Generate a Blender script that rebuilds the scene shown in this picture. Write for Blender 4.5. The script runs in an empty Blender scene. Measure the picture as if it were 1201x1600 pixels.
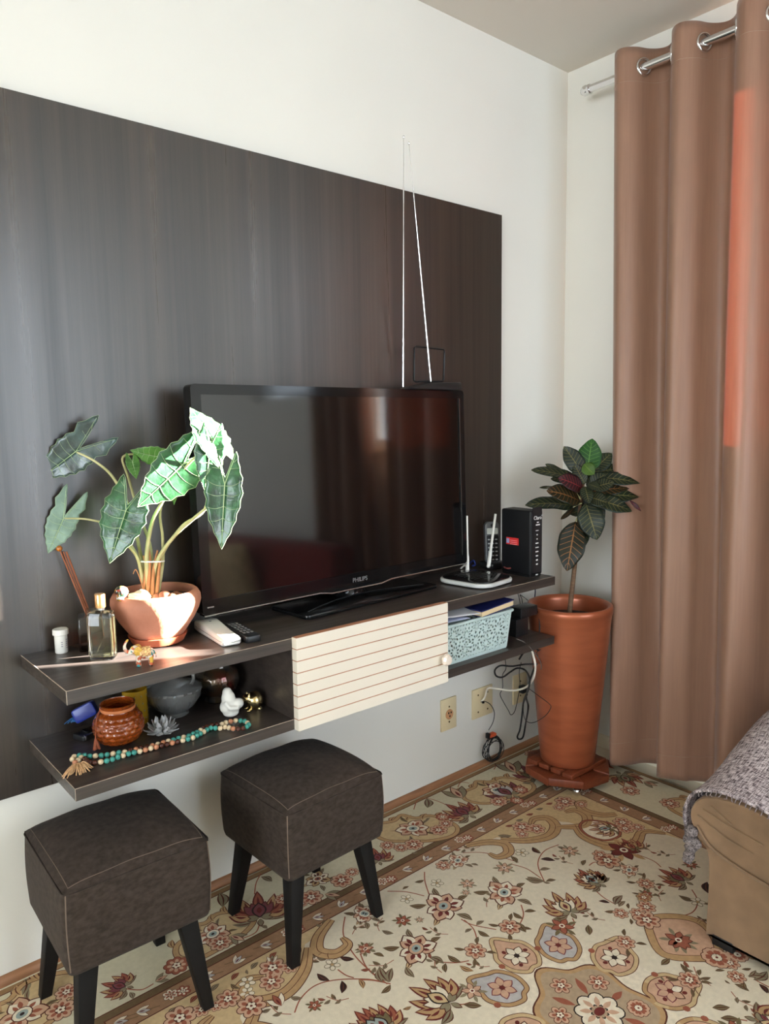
import bpy, bmesh, math, random
from mathutils import Vector, Matrix
import numpy as np

random.seed(7)
scene = bpy.context.scene
COL = scene.collection
PI = math.pi

# ------------------------------------------------------------------ camera
CAM = Vector((-2.3994, -1.7447, 1.2452))
YAW, PIT, ROL, FPX = 0.7066, -0.1193, -0.0150, 1164.672
FW = Vector((math.sin(YAW) * math.cos(PIT), math.cos(YAW) * math.cos(PIT), math.sin(PIT)))
_R = FW.cross(Vector((0, 0, 1))).normalized()
_U = _R.cross(FW)
RT = _R * math.cos(ROL) + _U * math.sin(ROL)
UP = -_R * math.sin(ROL) + _U * math.cos(ROL)
cd = bpy.data.cameras.new('camera')
cd.sensor_fit = 'HORIZONTAL'
cd.sensor_width = 36.0
cd.lens = 36.0 * FPX / 1201.0
cd.clip_start = 0.05
cam = bpy.data.objects.new('camera', cd)
COL.objects.link(cam)
M3 = Matrix((RT, UP, -FW)).transposed()
cam.matrix_world = Matrix.Translation(CAM) @ M3.to_4x4()
scene.camera = cam

# ------------------------------------------------------------------ light
vs = scene.view_settings
vs.view_transform = 'Standard'
vs.look = 'None'
vs.exposure = -0.38
vs.gamma = 1.0
vs.use_curve_mapping = False
try:
    scene.cycles.max_bounces = 10
    scene.cycles.diffuse_bounces = 5
    scene.cycles.transparent_max_bounces = 16
    scene.cycles.caustics_refractive = False
    scene.cycles.caustics_reflective = False
    scene.cycles.sample_clamp_indirect = 6.0
except Exception:
    pass

world = bpy.data.worlds.new('sky')
scene.world = world
world.use_nodes = True
bg = world.node_tree.nodes['Background']
bg.inputs[0].default_value = (0.76, 0.88, 1.0, 1)
bg.inputs[1].default_value = 9.0

SUN_EL = math.radians(13.5)
sdir = Vector((-0.879 * math.cos(SUN_EL), 0.478 * math.cos(SUN_EL), -math.sin(SUN_EL)))
sd = bpy.data.lights.new('sun', 'SUN')
sd.energy = 400.0
sd.angle = math.radians(0.53)
sd.color = (1.0, 0.965, 0.91)
sun = bpy.data.objects.new('sun', sd)
COL.objects.link(sun)
sun.rotation_euler = sdir.to_track_quat('-Z', 'Y').to_euler()
sun.location = (4, -4, 4)

def area(name, loc, direction, sx, sy, energy, color):
    l = bpy.data.lights.new(name, 'AREA')
    l.shape = 'RECTANGLE'
    l.size, l.size_y = sx, sy
    l.energy = energy
    l.color = color
    o = bpy.data.objects.new(name, l)
    COL.objects.link(o)
    o.location = loc
    o.rotation_euler = Vector(direction).to_track_quat('-Z', 'Y').to_euler()
    return o

# soft fill lamp added behind the viewer, in the unseen rear opening
area('rear_fill', (-1.10, -3.64, 1.40), (0, 1, 0.0), 1.65, 2.0, 2.5, (1.0, 1.0, 0.99))

area('left_fill', (-5.70, -2.2, 1.45), (1, 0.05, 0), 2.0, 1.5, 115.0, (0.88, 0.95, 1.0))  # fill lamp added at the far wall to brighten the window wall

# ------------------------------------------------------------------ helpers
def ray(px, py):
    return FW + RT * ((px - 600.5) / FPX) - UP * ((py - 800.0) / FPX)

def P(px, py, ax, v):
    """the point of the room on the plane ax = v that the photograph shows at (px, py)"""
    d = ray(px, py)
    i = 'xyz'.index(ax)
    return CAM + d * ((v - CAM[i]) / d[i])

def D(px, py, depth):
    return CAM + ray(px, py) * depth

def depth_of(p):
    return (Vector(p) - CAM).dot(FW)

def s2l(c):
    c = c / 255.0
    return c / 12.92 if c <= 0.04045 else ((c + 0.055) / 1.055) ** 2.4

def rgb(r, g, b):
    return (s2l(r), s2l(g), s2l(b))

MATS = {}
def nodes_of(name):
    m = bpy.data.materials.new(name)
    m.use_nodes = True
    nt = m.node_tree
    return m, nt, nt.nodes['Principled BSDF']

def setin(b, **kw):
    for k, v in kw.items():
        k = k.replace('_', ' ')
        if k in b.inputs:
            b.inputs[k].default_value = v

def mat(name, col, rough=0.5, metal=0.0, var=0.12, scale=20.0, stretch=(1, 1, 1), bump=0.0, bscale=None,
        trans=0.0, ior=1.45, coat=0.0, spec=0.5, aniso=0.0, sheen=0.0, detail=4.0, col2=None, alpha=1.0):
    if name in MATS:
        return MATS[name]
    m, nt, b = nodes_of(name)
    N, L = nt.nodes, nt.links
    tc = N.new('ShaderNodeTexCoord')
    mp = N.new('ShaderNodeMapping')
    mp.inputs['Scale'].default_value = stretch
    L.new(tc.outputs['Object'], mp.inputs[0])
    nz = N.new('ShaderNodeTexNoise')
    nz.inputs['Scale'].default_value = scale
    nz.inputs['Detail'].default_value = detail
    L.new(mp.outputs[0], nz.inputs['Vector'])
    rp = N.new('ShaderNodeValToRGB')
    c1 = tuple(max(0, x * (1 - var)) for x in col)
    c2 = tuple(min(1, x * (1 + var)) for x in (col2 or col))
    rp.color_ramp.elements[0].position = 0.3
    rp.color_ramp.elements[1].position = 0.7
    rp.color_ramp.elements[0].color = (*c1, 1)
    rp.color_ramp.elements[1].color = (*c2, 1)
    L.new(nz.outputs[0], rp.inputs[0])
    L.new(rp.outputs[0], b.inputs['Base Color'])
    setin(b, Roughness=rough, Metallic=metal, IOR=ior, Transmission_Weight=trans, Coat_Weight=coat,
          Specular_IOR_Level=spec, Anisotropic=aniso, Sheen_Weight=sheen, Alpha=alpha)
    if bump:
        bp = N.new('ShaderNodeBump')
        bp.inputs['Strength'].default_value = bump
        bp.inputs['Distance'].default_value = 0.002
        if bscale:
            n2 = N.new('ShaderNodeTexNoise')
            n2.inputs['Scale'].default_value = bscale
            n2.inputs['Detail'].default_value = 3
            L.new(mp.outputs[0], n2.inputs['Vector'])
            L.new(n2.outputs[0], bp.inputs['Height'])
        else:
            L.new(nz.outputs[0], bp.inputs['Height'])
        L.new(bp.outputs[0], b.inputs['Normal'])
    MATS[name] = m
    return m

def clear_glass(name, tint=(1, 1, 1), refl=0.06, rough=0.02):
    """thin pane: transparent with a glossy reflection"""
    m = bpy.data.materials.new(name)
    m.use_nodes = True
    nt = m.node_tree
    N, L = nt.nodes, nt.links
    N.remove(N['Principled BSDF'])
    t = N.new('ShaderNodeBsdfTransparent')
    t.inputs[0].default_value = (*tint, 1)
    g = N.new('ShaderNodeBsdfGlossy')
    g.inputs['Roughness'].default_value = rough
    lw = N.new('ShaderNodeLayerWeight')
    lw.inputs['Blend'].default_value = 0.5
    pw = N.new('ShaderNodeMath')
    pw.operation = 'POWER'
    pw.inputs[1].default_value = 4.0
    L.new(lw.outputs['Facing'], pw.inputs[0])
    fr = N.new('ShaderNodeMath')
    fr.operation = 'MULTIPLY_ADD'
    fr.inputs[1].default_value = 0.8
    fr.inputs[2].default_value = refl * 0.6
    L.new(pw.outputs[0], fr.inputs[0])
    mx = N.new('ShaderNodeMixShader')
    L.new(fr.outputs[0], mx.inputs[0])
    L.new(t.outputs[0], mx.inputs[1])
    L.new(g.outputs[0], mx.inputs[2])
    L.new(mx.outputs[0], N['Material Output'].inputs[0])
    MATS[name] = m
    return m

ORG = {}

class MB:
    def __init__(s):
        s.v, s.f, s.m, s.uv = [], [], [], {}
    def add(s, vs_, fs, mi=0):
        o = len(s.v)
        s.v += [tuple(v) for v in vs_]
        s.f += [tuple(i + o for i in f) for f in fs]
        s.m += [mi] * len(fs)
        return o
    def box(s, x0, x1, y0, y1, z0, z1, mi=0, mtx=None):
        vs_ = [Vector((x, y, z)) for z in (z0, z1) for y in (y0, y1) for x in (x0, x1)]
        if mtx is not None:
            vs_ = [mtx @ v for v in vs_]
        s.add(vs_, [(0, 2, 3, 1), (4, 5, 7, 6), (0, 1, 5, 4), (2, 6, 7, 3), (0, 4, 6, 2), (1, 3, 7, 5)], mi)
        return s
    def lathe(s, prof, c=(0, 0, 0), n=32, mi=0, cap=True, fn=None, sx=1.0, sy=1.0):
        rows = []
        vs_ = []
        for (r, z) in prof:
            for k in range(n):
                a = 2 * PI * k / n
                rr = r if fn is None else fn(r, z, a)
                vs_.append((c[0] + rr * math.cos(a) * sx, c[1] + rr * math.sin(a) * sy, c[2] + z))
        fs = []
        for i in range(len(prof) - 1):
            for k in range(n):
                a, b = i * n + k, i * n + (k + 1) % n
                fs.append((a, b, b + n, a + n))
        if cap:
            if prof[0][0] > 1e-5:
                fs.append(tuple(range(n - 1, -1, -1)))
            if prof[-1][0] > 1e-5:
                fs.append(tuple((len(prof) - 1) * n + k for k in range(n)))
        s.add(vs_, fs, mi)
        return s
    def tube(s, pts, r, n=8, closed=False, mi=0, flat=None):
        pts = [Vector(p) for p in pts]
        m = len(pts)
        rs = r if isinstance(r, (list, tuple)) else [r] * m
        vs_ = []
        nrm = None
        for i in range(m):
            if closed:
                t = pts[(i + 1) % m] - pts[i - 1]
            else:
                t = pts[min(i + 1, m - 1)] - pts[max(i - 1, 0)]
            if t.length < 1e-9:
                t = Vector((0, 0, 1))
            t.normalize()
            if nrm is None:
                a = Vector((0, 0, 1)) if abs(t.z) < 0.9 else Vector((1, 0, 0))
                nrm = t.cross(a).normalized()
            nrm = (nrm - t * nrm.dot(t))
            if nrm.length < 1e-6:
                nrm = t.orthogonal()
            nrm.normalize()
            bi = t.cross(nrm)
            for k in range(n):
                a = 2 * PI * k / n
                vs_.append(pts[i] + (nrm * math.cos(a) + bi * math.sin(a) * (flat or 1.0)) * rs[i])
        fs = []
        for i in range(m if closed else m - 1):
            j = (i + 1) % m
            for k in range(n):
                q = (k + 1) % n
                fs.append((i * n + k, j * n + k, j * n + q, i * n + q))
        if not closed:
            fs.append(tuple(range(n)))
            fs.append(tuple((m - 1) * n + k for k in range(n - 1, -1, -1)))
        s.add(vs_, fs, mi)
        return s
    def ball(s, c, r, nu=16, nv=10, mi=0, mtx=None):
        if not isinstance(r, (list, tuple)):
            r = (r, r, r)
        c = Vector(c)
        vs_ = []
        def T(v):
            return (mtx @ v if mtx is not None else v) + c
        vs_.append(T(Vector((0, 0, -r[2]))))
        for i in range(1, nv):
            ph = -PI / 2 + PI * i / nv
            for k in range(nu):
                a = 2 * PI * k / nu
                vs_.append(T(Vector((r[0] * math.cos(ph) * math.cos(a), r[1] * math.cos(ph) * math.sin(a), r[2] * math.sin(ph)))))
        vs_.append(T(Vector((0, 0, r[2]))))
        fs = []
        for k in range(nu):
            fs.append((0, 1 + (k + 1) % nu, 1 + k))
        for i in range(nv - 2):
            for k in range(nu):
                a, b = 1 + i * nu + k, 1 + i * nu + (k + 1) % nu
                fs.append((a, b, b + nu, a + nu))
        t = len(vs_) - 1
        base = 1 + (nv - 2) * nu
        for k in range(nu):
            fs.append((base + k, base + (k + 1) % nu, t))
        s.add(vs_, fs, mi)
        return s
    def grid(s, fn, nu, nv, mi=0, wrap=False):
        vs_ = [fn(i / (nu - (0 if wrap else 1)), j / (nv - 1)) for j in range(nv) for i in range(nu)]
        fs = []
        for j in range(nv - 1):
            for i in range(nu if wrap else nu - 1):
                k = (i + 1) % nu
                fs.append((j * nu + i, j * nu + k, (j + 1) * nu + k, (j + 1) * nu + i))
        o = s.add(vs_, fs, mi)
        if not wrap:
            for j in range(nv):
                for i in range(nu):
                    s.uv[o + j * nu + i] = (i / (nu - 1), j / (nv - 1))
        return s
    def prism(s, outline, z0, z1, mi=0, T=None):
        n = len(outline)
        vs_ = [Vector((x, y, z0)) for x, y in outline] + [Vector((x, y, z1)) for x, y in outline]
        if T is not None:
            vs_ = [T @ v for v in vs_]
        fs = [tuple(range(n - 1, -1, -1)), tuple(range(n, 2 * n))]
        for i in range(n):
            j = (i + 1) % n
            fs.append((i, j, n + j, n + i))
        s.add(vs_, fs, mi)
        return s
    def build(s, name, mats, parent=None, org=None, smooth=None, bevel=0.0, segs=2, recalc=True, sub=0, solid=0.0, remesh=0.0):
        if parent is not None:
            org = ORG[parent.name]
        org = Vector(org) if org is not None else Vector((0, 0, 0))
        me = bpy.data.meshes.new(name)
        me.from_pydata([tuple(Vector(v) - org) for v in s.v], [], s.f)
        if not isinstance(mats, (list, tuple)):
            mats = [mats]
        for m in mats:
            me.materials.append(m)
        for p_, mi in zip(me.polygons, s.m):
            p_.material_index = mi
        if s.uv:
            ul = me.uv_layers.new(name='uv')
            for lp in me.loops:
                ul.data[lp.index].uv = s.uv.get(lp.vertex_index, (0, 0))
        if bevel or recalc:
            bm = bmesh.new()
            bm.from_mesh(me)
            if recalc:
                bmesh.ops.recalc_face_normals(bm, faces=bm.faces)
            if bevel:
                es = [e for e in bm.edges if len(e.link_faces) == 2 and e.calc_face_angle(0) > 0.6]
                bmesh.ops.bevel(bm, geom=es, offset=bevel, segments=segs, profile=0.5, affect='EDGES', clamp_overlap=True)
            bm.to_mesh(me)
            bm.free()
        o = bpy.data.objects.new(name, me)
        COL.objects.link(o)
        if parent is not None:
            o.parent = parent
        else:
            o.location = org
        ORG[o.name] = org
        if smooth is None and bevel:
            smooth = 40
        if smooth:
            me.polygons.foreach_set('use_smooth', [True] * len(me.polygons))
            me.set_sharp_from_angle(angle=math.radians(smooth))
        if remesh:
            md = o.modifiers.new('remesh', 'REMESH')
            md.mode = 'VOXEL'
            md.voxel_size = remesh
            md.use_smooth_shade = True
            sm = o.modifiers.new('smooth', 'SMOOTH')
            sm.factor = 0.5
            sm.iterations = 6
        if solid:
            md = o.modifiers.new('thickness', 'SOLIDIFY')
            md.thickness = solid
            md.offset = 0
        if sub:
            md = o.modifiers.new('subdivision', 'SUBSURF')
            md.levels = md.render_levels = sub
        return o

def tag(o, label=None, cat=None, group=None, kind=None):
    if label:
        o['label'] = label
    if cat:
        o['category'] = cat
    if group:
        o['group'] = group
    if kind:
        o['kind'] = kind
    return o

def thing(name, loc, label, cat, group=None, rotz=0.0):
    o = bpy.data.objects.new(name, None)
    COL.objects.link(o)
    o.empty_display_size = 0.05
    o.location = loc
    o.rotation_euler = (0, 0, rotz)
    ORG[o.name] = Vector(loc) if rotz == 0 else Vector((0, 0, 0))
    return tag(o, label, cat, group)

def catmull(pts, n=8, closed=False):
    pts = [Vector(p) for p in pts]
    m = len(pts)
    out = []
    for i in range(m if closed else m - 1):
        if closed:
            a, b, c, d = pts[i - 1], pts[i], pts[(i + 1) % m], pts[(i + 2) % m]
        else:
            a, b, c, d = pts[max(i - 1, 0)], pts[i], pts[i + 1], pts[min(i + 2, m - 1)]
        for k in range(n):
            t = k / n
            out.append(0.5 * ((2 * b) + (c - a) * t + (2 * a - 5 * b + 4 * c - d) * t * t + (3 * b - a - 3 * c + d) * t ** 3))
    if not closed:
        out.append(pts[-1])
    return out

def rrect(x0, x1, y0, y1, r, n=6):
    out = []
    for cx, cy, a0 in ((x1 - r, y1 - r, 0), (x0 + r, y1 - r, PI / 2), (x0 + r, y0 + r, PI), (x1 - r, y0 + r, 1.5 * PI)):
        for k in range(n + 1):
            a = a0 + PI / 2 * k / n
            out.append((cx + r * math.cos(a), cy + r * math.sin(a)))
    return out

def text_mesh(name, txt, size, mtx, material, parent, depth=0.0003):
    cu = bpy.data.curves.new(name, 'FONT')
    cu.body = txt
    cu.size = size
    cu.align_x = 'CENTER'
    cu.align_y = 'CENTER'
    cu.extrude = depth
    tmp = bpy.data.objects.new(name + '_tmp', cu)
    COL.objects.link(tmp)
    dg = bpy.context.evaluated_depsgraph_get()
    me = bpy.data.meshes.new_from_object(tmp.evaluated_get(dg))
    bpy.data.objects.remove(tmp)
    bpy.data.curves.remove(cu)
    org = ORG[parent.name]
    me.transform(Matrix.Translation(-org) @ mtx)
    me.materials.clear()
    me.materials.append(material)
    me.name = name
    o = bpy.data.objects.new(name, me)
    COL.objects.link(o)
    o.parent = parent
    ORG[o.name] = org
    return o

def frame_mtx(o, ex, ey):
    ex = Vector(ex).normalized()
    ey = Vector(ey)
    ey = (ey - ex * ey.dot(ex)).normalized()
    ez = ex.cross(ey)
    m = Matrix((ex, ey, ez)).transposed().to_4x4()
    return Matrix.Translation(Vector(o)) @ m

# ------------------------------------------------------------------ materials
WALL = mat('wall_paint', rgb(227, 224, 216), rough=0.85, var=0.015, scale=3, bump=0.08, bscale=220)
CEIL = mat('ceiling_paint', rgb(210, 203, 193), rough=0.9, var=0.015, scale=2)
TILE = mat('floor_tile', rgb(232, 222, 200), rough=0.35, var=0.03, scale=5)
SKIRT = mat('skirting_wood', rgb(158, 112, 80), rough=0.45, var=0.22, scale=14, stretch=(0.6, 8, 8))
CREAM = mat('cream_tile', rgb(236, 227, 206), rough=0.4, var=0.02, scale=5)

def wood(name, stretch, c_dark, c_light, rough, spec):
    m, nt, b = nodes_of(name)
    N, L = nt.nodes, nt.links
    tc = N.new('ShaderNodeTexCoord')
    mp = N.new('ShaderNodeMapping')
    mp.inputs['Scale'].default_value = stretch
    L.new(tc.outputs['Object'], mp.inputs[0])
    n1 = N.new('ShaderNodeTexNoise')
    n1.inputs['Scale'].default_value = 1.0
    n1.inputs['Detail'].default_value = 8
    n1.inputs['Roughness'].default_value = 0.72
    L.new(mp.outputs[0], n1.inputs['Vector'])
    rp = N.new('ShaderNodeValToRGB')
    rp.color_ramp.elements[0].position = 0.32
    rp.color_ramp.elements[1].position = 0.70
    rp.color_ramp.elements[0].color = (*c_dark, 1)
    rp.color_ramp.elements[1].color = (*c_light, 1)
    L.new(n1.outputs[0], rp.inputs[0])
    L.new(rp.outputs[0], b.inputs['Base Color'])
    mr = N.new('ShaderNodeMapRange')
    mr.inputs['From Min'].default_value = 0.3
    mr.inputs['From Max'].default_value = 0.7
    mr.inputs['To Min'].default_value = rough + 0.10
    mr.inputs['To Max'].default_value = rough - 0.05
    L.new(n1.outputs[0], mr.inputs[0])
    L.new(mr.outputs[0], b.inputs['Roughness'])
    bp = N.new('ShaderNodeBump')
    bp.inputs['Strength'].default_value = 0.04
    bp.inputs['Distance'].default_value = 0.001
    L.new(n1.outputs[0], bp.inputs['Height'])
    L.new(bp.outputs[0], b.inputs['Normal'])
    setin(b, Specular_IOR_Level=spec)
    MATS[name] = m
    return m

PANEL = wood('dark_laminate_upright_grain', (22, 22, 0.35), rgb(22, 17, 15), rgb(66, 56, 49), 0.30, 1.0)
SHELF = wood('dark_laminate_lengthwise_grain', (0.9, 26, 60), rgb(38, 32, 29), rgb(74, 64, 58), 0.36, 0.8)
EDGE = mat('worn_laminate_edge', rgb(176, 160, 142), rough=0.6, var=0.3, scale=40)

# ------------------------------------------------------------------ room shell
RX0, RX1, RY0, RY1, H = -5.6, 0.0, -3.5, 0.0, 2.5
WY0, WY1, WZ0, WZ1 = -1.56, -0.72, 1.18, 2.28       # window opening in the right wall
DX0, DX1, DZ0, DZ1 = -1.95, -0.25, 0.35, 2.42         # wide unseen opening added in the rear wall to light the room
T = 0.16
tag(MB().box(RX0 - T, RX1 + T, RY0 - T, RY1 + T, -0.1, 0).build('floor', TILE), kind='structure')
tag(MB().box(RX0 - T, RX1 + T, RY0 - T, RY1 + T, H, H + 0.1).build('ceiling', CEIL), kind='structure')
tag(MB().box(RX0 - T, RX1 + T, 0, T, 0, H).build('wall_left', WALL), kind='structure')
m = MB()
VY0, VY1, VZ0, VZ1 = -2.30, -1.66, 1.48, 2.30        # high opening added next to it, brightens the panel's reflection
m.box(0, T, RY0, VY0, 0, H).box(0, T, VY1, WY0, 0, H).box(0, T, VY0, VY1, 0, VZ0).box(0, T, VY0, VY1, VZ1, H).box(0, T, WY1, 0, 0, H).box(0, T, WY0, WY1, 0, WZ0).box(0, T, WY0, WY1, WZ1, H)
tag(m.build('wall_right', WALL), kind='structure')
m = MB()
m.box(RX0, DX0, RY0 - T, RY0, 0, H).box(DX1, RX1 + T, RY0 - T, RY0, 0, H).box(DX0, DX1, RY0 - T, RY0, DZ1, H).box(DX0, DX1, RY0 - T, RY0, 0, DZ0)
tag(m.build('wall_rear', WALL), kind='structure')
m = MB()
KY0, KY1, KZ0, KZ1 = -3.25, -1.15, 0.65, 2.25          # unseen opening added in the far wall for light from the left
m.box(RX0 - T, RX0, RY0 - T, KY0, 0, H).box(RX0 - T, RX0, KY1, RY1, 0, H).box(RX0 - T, RX0, KY0, KY1, 0, KZ0).box(RX0 - T, RX0, KY0, KY1, KZ1, H)
tag(m.build('wall_far', WALL), kind='structure')

def quarter(p0, p1, out, r=0.021, n=6):
    """quarter-round moulding from p0 to p1"""
    p0, p1, out = Vector(p0), Vector(p1), Vector(out)
    prof = [(0, 0)] + [(r * math.cos(PI / 2 * k / n) * 0.62, r * math.sin(PI / 2 * k / n)) for k in range(n + 1)]
    mb = MB()
    vs_ = [p + out * a + Vector((0, 0, b)) for p in (p0, p1) for a, b in prof]
    k = len(prof)
    fs = [tuple(range(k)), tuple(range(2 * k - 1, k - 1, -1))]
    for i in range(k):
        j = (i + 1) % k
        fs.append((i, j, k + j, k + i))
    mb.add(vs_, fs)
    return mb
tag(quarter((RX0, 0, 0), (0, 0, 0), (0, -1, 0)).build('baseboard_left', SKIRT, smooth=40), kind='structure')
tag(MB().box(-0.012, 0, RY0, -0.02, 0, 0.05).build('baseboard_right', CREAM, bevel=0.003), kind='structure')

WHITEFRAME = mat('white_window_frame', rgb(232, 232, 228), rough=0.35, var=0.02)
PANE = clear_glass('window_pane')
w1 = bpy.data.objects.new('window_1', None)
COL.objects.link(w1)
w1.location = (0.08, -1.34, WZ0)
ORG['window_1'] = Vector(w1.location)
tag(w1, kind='structure')
m = MB()
m.box(0.05, 0.11, WY0, WY0 + 0.04, WZ0, WZ1).box(0.05, 0.11, WY1 - 0.04, WY1, WZ0, WZ1)
m.box(0.05, 0.11, WY0, WY1, WZ0, WZ0 + 0.04).box(0.05, 0.11, WY0, WY1, WZ1 - 0.04, WZ1)
m.box(0.06, 0.10, -1.34, -1.30, WZ0, WZ1)
m.build('window_frame', WHITEFRAME, w1)
MB().box(0.078, 0.082, WY0 + 0.04, -1.34, WZ0 + 0.04, WZ1 - 0.04).build('pane', PANE, w1)
MB().box(0.078, 0.082, -1.30, WY1 - 0.04, WZ0 + 0.04, WZ1 - 0.04).build('pane', PANE, w1)
MB().box(-0.02, 0.14, WY0 - 0.02, WY1 + 0.02, WZ0 - 0.02, WZ0).build('window_sill', CREAM, w1)
w3 = bpy.data.objects.new('added_window_3', None)  # out-of-view window, added for the bright band on the panel
COL.objects.link(w3)
w3.location = (0.08, -2.05, VZ0)
ORG['added_window_3'] = Vector(w3.location)
tag(w3, kind='structure')
m = MB()
m.box(0.06, 0.10, VY0, VY0 + 0.03, VZ0, VZ1).box(0.06, 0.10, VY1 - 0.03, VY1, VZ0, VZ1).box(0.06, 0.10, VY0, VY1, VZ0, VZ0 + 0.03).box(0.06, 0.10, VY0, VY1, VZ1 - 0.03, VZ1)
m.build('window_frame', WHITEFRAME, w3)
MB().box(0.078, 0.082, VY0 + 0.03, VY1 - 0.03, VZ0 + 0.03, VZ1 - 0.03).build('pane', PANE, w3)
w2 = bpy.data.objects.new('added_window_2', None)  # window added out of view, lets in light from the left
COL.objects.link(w2)
w2.location = (RX0 - 0.08, (KY0 + KY1) / 2, KZ0)
ORG['added_window_2'] = Vector(w2.location)
tag(w2, kind='structure')
m = MB()
xa, xb = RX0 - 0.06, RX0 - 0.02
m.box(xa, xb, KY0, KY0 + 0.05, KZ0, KZ1).box(xa, xb, KY1 - 0.05, KY1, KZ0, KZ1).box(xa, xb, KY0, KY1, KZ0, KZ0 + 0.05).box(xa, xb, KY0, KY1, KZ1 - 0.05, KZ1)
m.build('window_frame', WHITEFRAME, w2)
MB().box(RX0 - 0.042, RX0 - 0.038, KY0 + 0.05, KY1 - 0.05, KZ0 + 0.05, KZ1 - 0.05).build('pane', PANE, w2)
# unseen block added to keep the sun out of the rear window
tag(MB().box(-0.2, -0.05, -5.6, RY0 - T - 0.001, -0.1, 3.2).build('rear_sun_block', mat('rear_block_render', rgb(214, 212, 206), rough=0.9, var=0.03)), kind='structure')
# block added outside, out of view, to shade the small window from sun
tag(MB().box(1.6, 2.0, -3.5, -2.40, -1.0, 3.2).build('outer_sun_block', mat('outer_block_render', rgb(226, 228, 232), rough=0.9, var=0.03)), kind='structure')
d1 = bpy.data.objects.new('added_window_4', None)  # rear window added out of view, as a source of soft light
COL.objects.link(d1)
d1.location = ((DX0 + DX1) / 2, RY0 - 0.08, DZ0)
ORG['added_window_4'] = Vector(d1.location)
tag(d1, kind='structure')
m = MB()
ya, yb = RY0 - 0.11, RY0 - 0.05
xm = (DX0 + DX1) / 2
m.box(DX0, DX0 + 0.05, ya, yb, DZ0, DZ1).box(DX1 - 0.05, DX1, ya, yb, DZ0, DZ1).box(xm - 0.03, xm + 0.03, ya, yb, DZ0, DZ1)
m.box(DX0, DX1, ya, yb, DZ1 - 0.05, DZ1).box(DX0, DX1, ya, yb, DZ0, DZ0 + 0.05)
m.build('window_frame', WHITEFRAME, d1)
MB().box(DX0 + 0.05, xm - 0.03, ya + 0.028, ya + 0.032, DZ0 + 0.05, DZ1 - 0.05).build('pane', PANE, d1)
MB().box(xm + 0.03, DX1 - 0.05, ya + 0.028, ya + 0.032, DZ0 + 0.05, DZ1 - 0.05).build('pane', PANE, d1)
#==PART2==

# ------------------------------------------------------------------ panel and floating cabinet
tag(MB().box(-2.62, -0.3838, -0.018, 0.0, 0.437, 1.9359).build('wall_panel', PANEL, org=(-1.5, -0.009, 0.437)),
    'large dark grey-brown wood panel fixed to the wall behind the television', 'panel')

XL, XR, YF, ZT, ZTB, ZL, ZLB = -1.979, -0.4735, -0.3207, 0.7509, 0.7237, 0.5552, 0.5301
cab = thing('floating_cabinet', (-1.23, -0.018, ZLB), 'long dark wood floating cabinet with two shelves and white slatted door', 'cabinet')
ts = MB().box(XL, XR, YF, -0.018, ZTB, ZT).build('top_shelf', SHELF, cab)
for a, b, r in (((XL, -0.019, ZT), (XL, YF, ZT), .0009), ((XL, YF, ZT), (-1.473, YF, ZT), .0006), ((-0.975, YF, ZT), (XR, YF, ZT), .0005), ((XL, YF, ZT), (XL, YF, ZTB), .0006)):
    MB().tube([a, b], r, 5).build('worn_edge', EDGE, ts)
ls = MB().box(XL + 0.004, XR, YF, -0.018, ZLB, ZL).build('lower_shelf', SHELF, cab)
for a, b, r in (((XL + .004, -0.019, ZL), (XL + .004, YF, ZL), .0007), ((XL + .004, YF, ZL), (-1.475, YF, ZL), .0007), ((XL + .004, YF, ZL), (XL + .004, YF, ZLB), .0005)):
    MB().tube([a, b], r, 5).build('worn_edge', EDGE, ls)
MB().box(-1.475, -1.452, YF, -0.018, ZL, ZTB).build('side_panel', SHELF, cab)
MB().box(-1.000, -0.977, YF, -0.018, ZL, ZTB).build('side_panel', SHELF, cab)
GROOVE = mat('door_groove_brown', rgb(176, 122, 94), rough=0.6)
DOORW = mat('door_cream_lacquer', rgb(226, 216, 200), rough=0.42, var=0.012, scale=6)
dx0, dx1, dz0, dz1 = -1.4735, -0.9775, 0.5295, 0.7555
door = MB().box(dx0 + 0.0008, dx1 - 0.0008, YF - 0.0182, YF - 0.0008, dz0 + 0.001, dz1 - 0.001).build('door', [GROOVE, DOORW], cab)
tag(door, 'cream slatted drop-down door')
hs = (dz1 - dz0) / 8
for k in range(8):
    MB().box(dx0, dx1, YF - 0.0195, YF - 0.0004, dz0 + k * hs + 0.0012, dz0 + (k + 1) * hs - 0.0012).build('slat', DOORW, door, bevel=0.0006, segs=1)
CRYSTAL = mat('crystal_glass', (0.95, 0.96, 0.97), rough=0.03, trans=0.9, ior=1.5, var=0.02)
kc = P(691, 1029, 'y', YF - 0.02)
kb = MB().lathe([(0.004, 0), (0.005, 0.006), (0.015, 0.012), (0.0165, 0.02), (0.012, 0.026), (0, 0.027)], (0, 0, 0), 10)
kb.v = [Matrix.Translation(kc) @ Matrix.Rotation(PI / 2, 4, 'X') @ Vector(v) for v in kb.v]
tag(kb.build('knob', mat('pearl_knob', rgb(232, 216, 200), rough=0.12, coat=0.6), door, smooth=25), 'faceted pearly knob')

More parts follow.
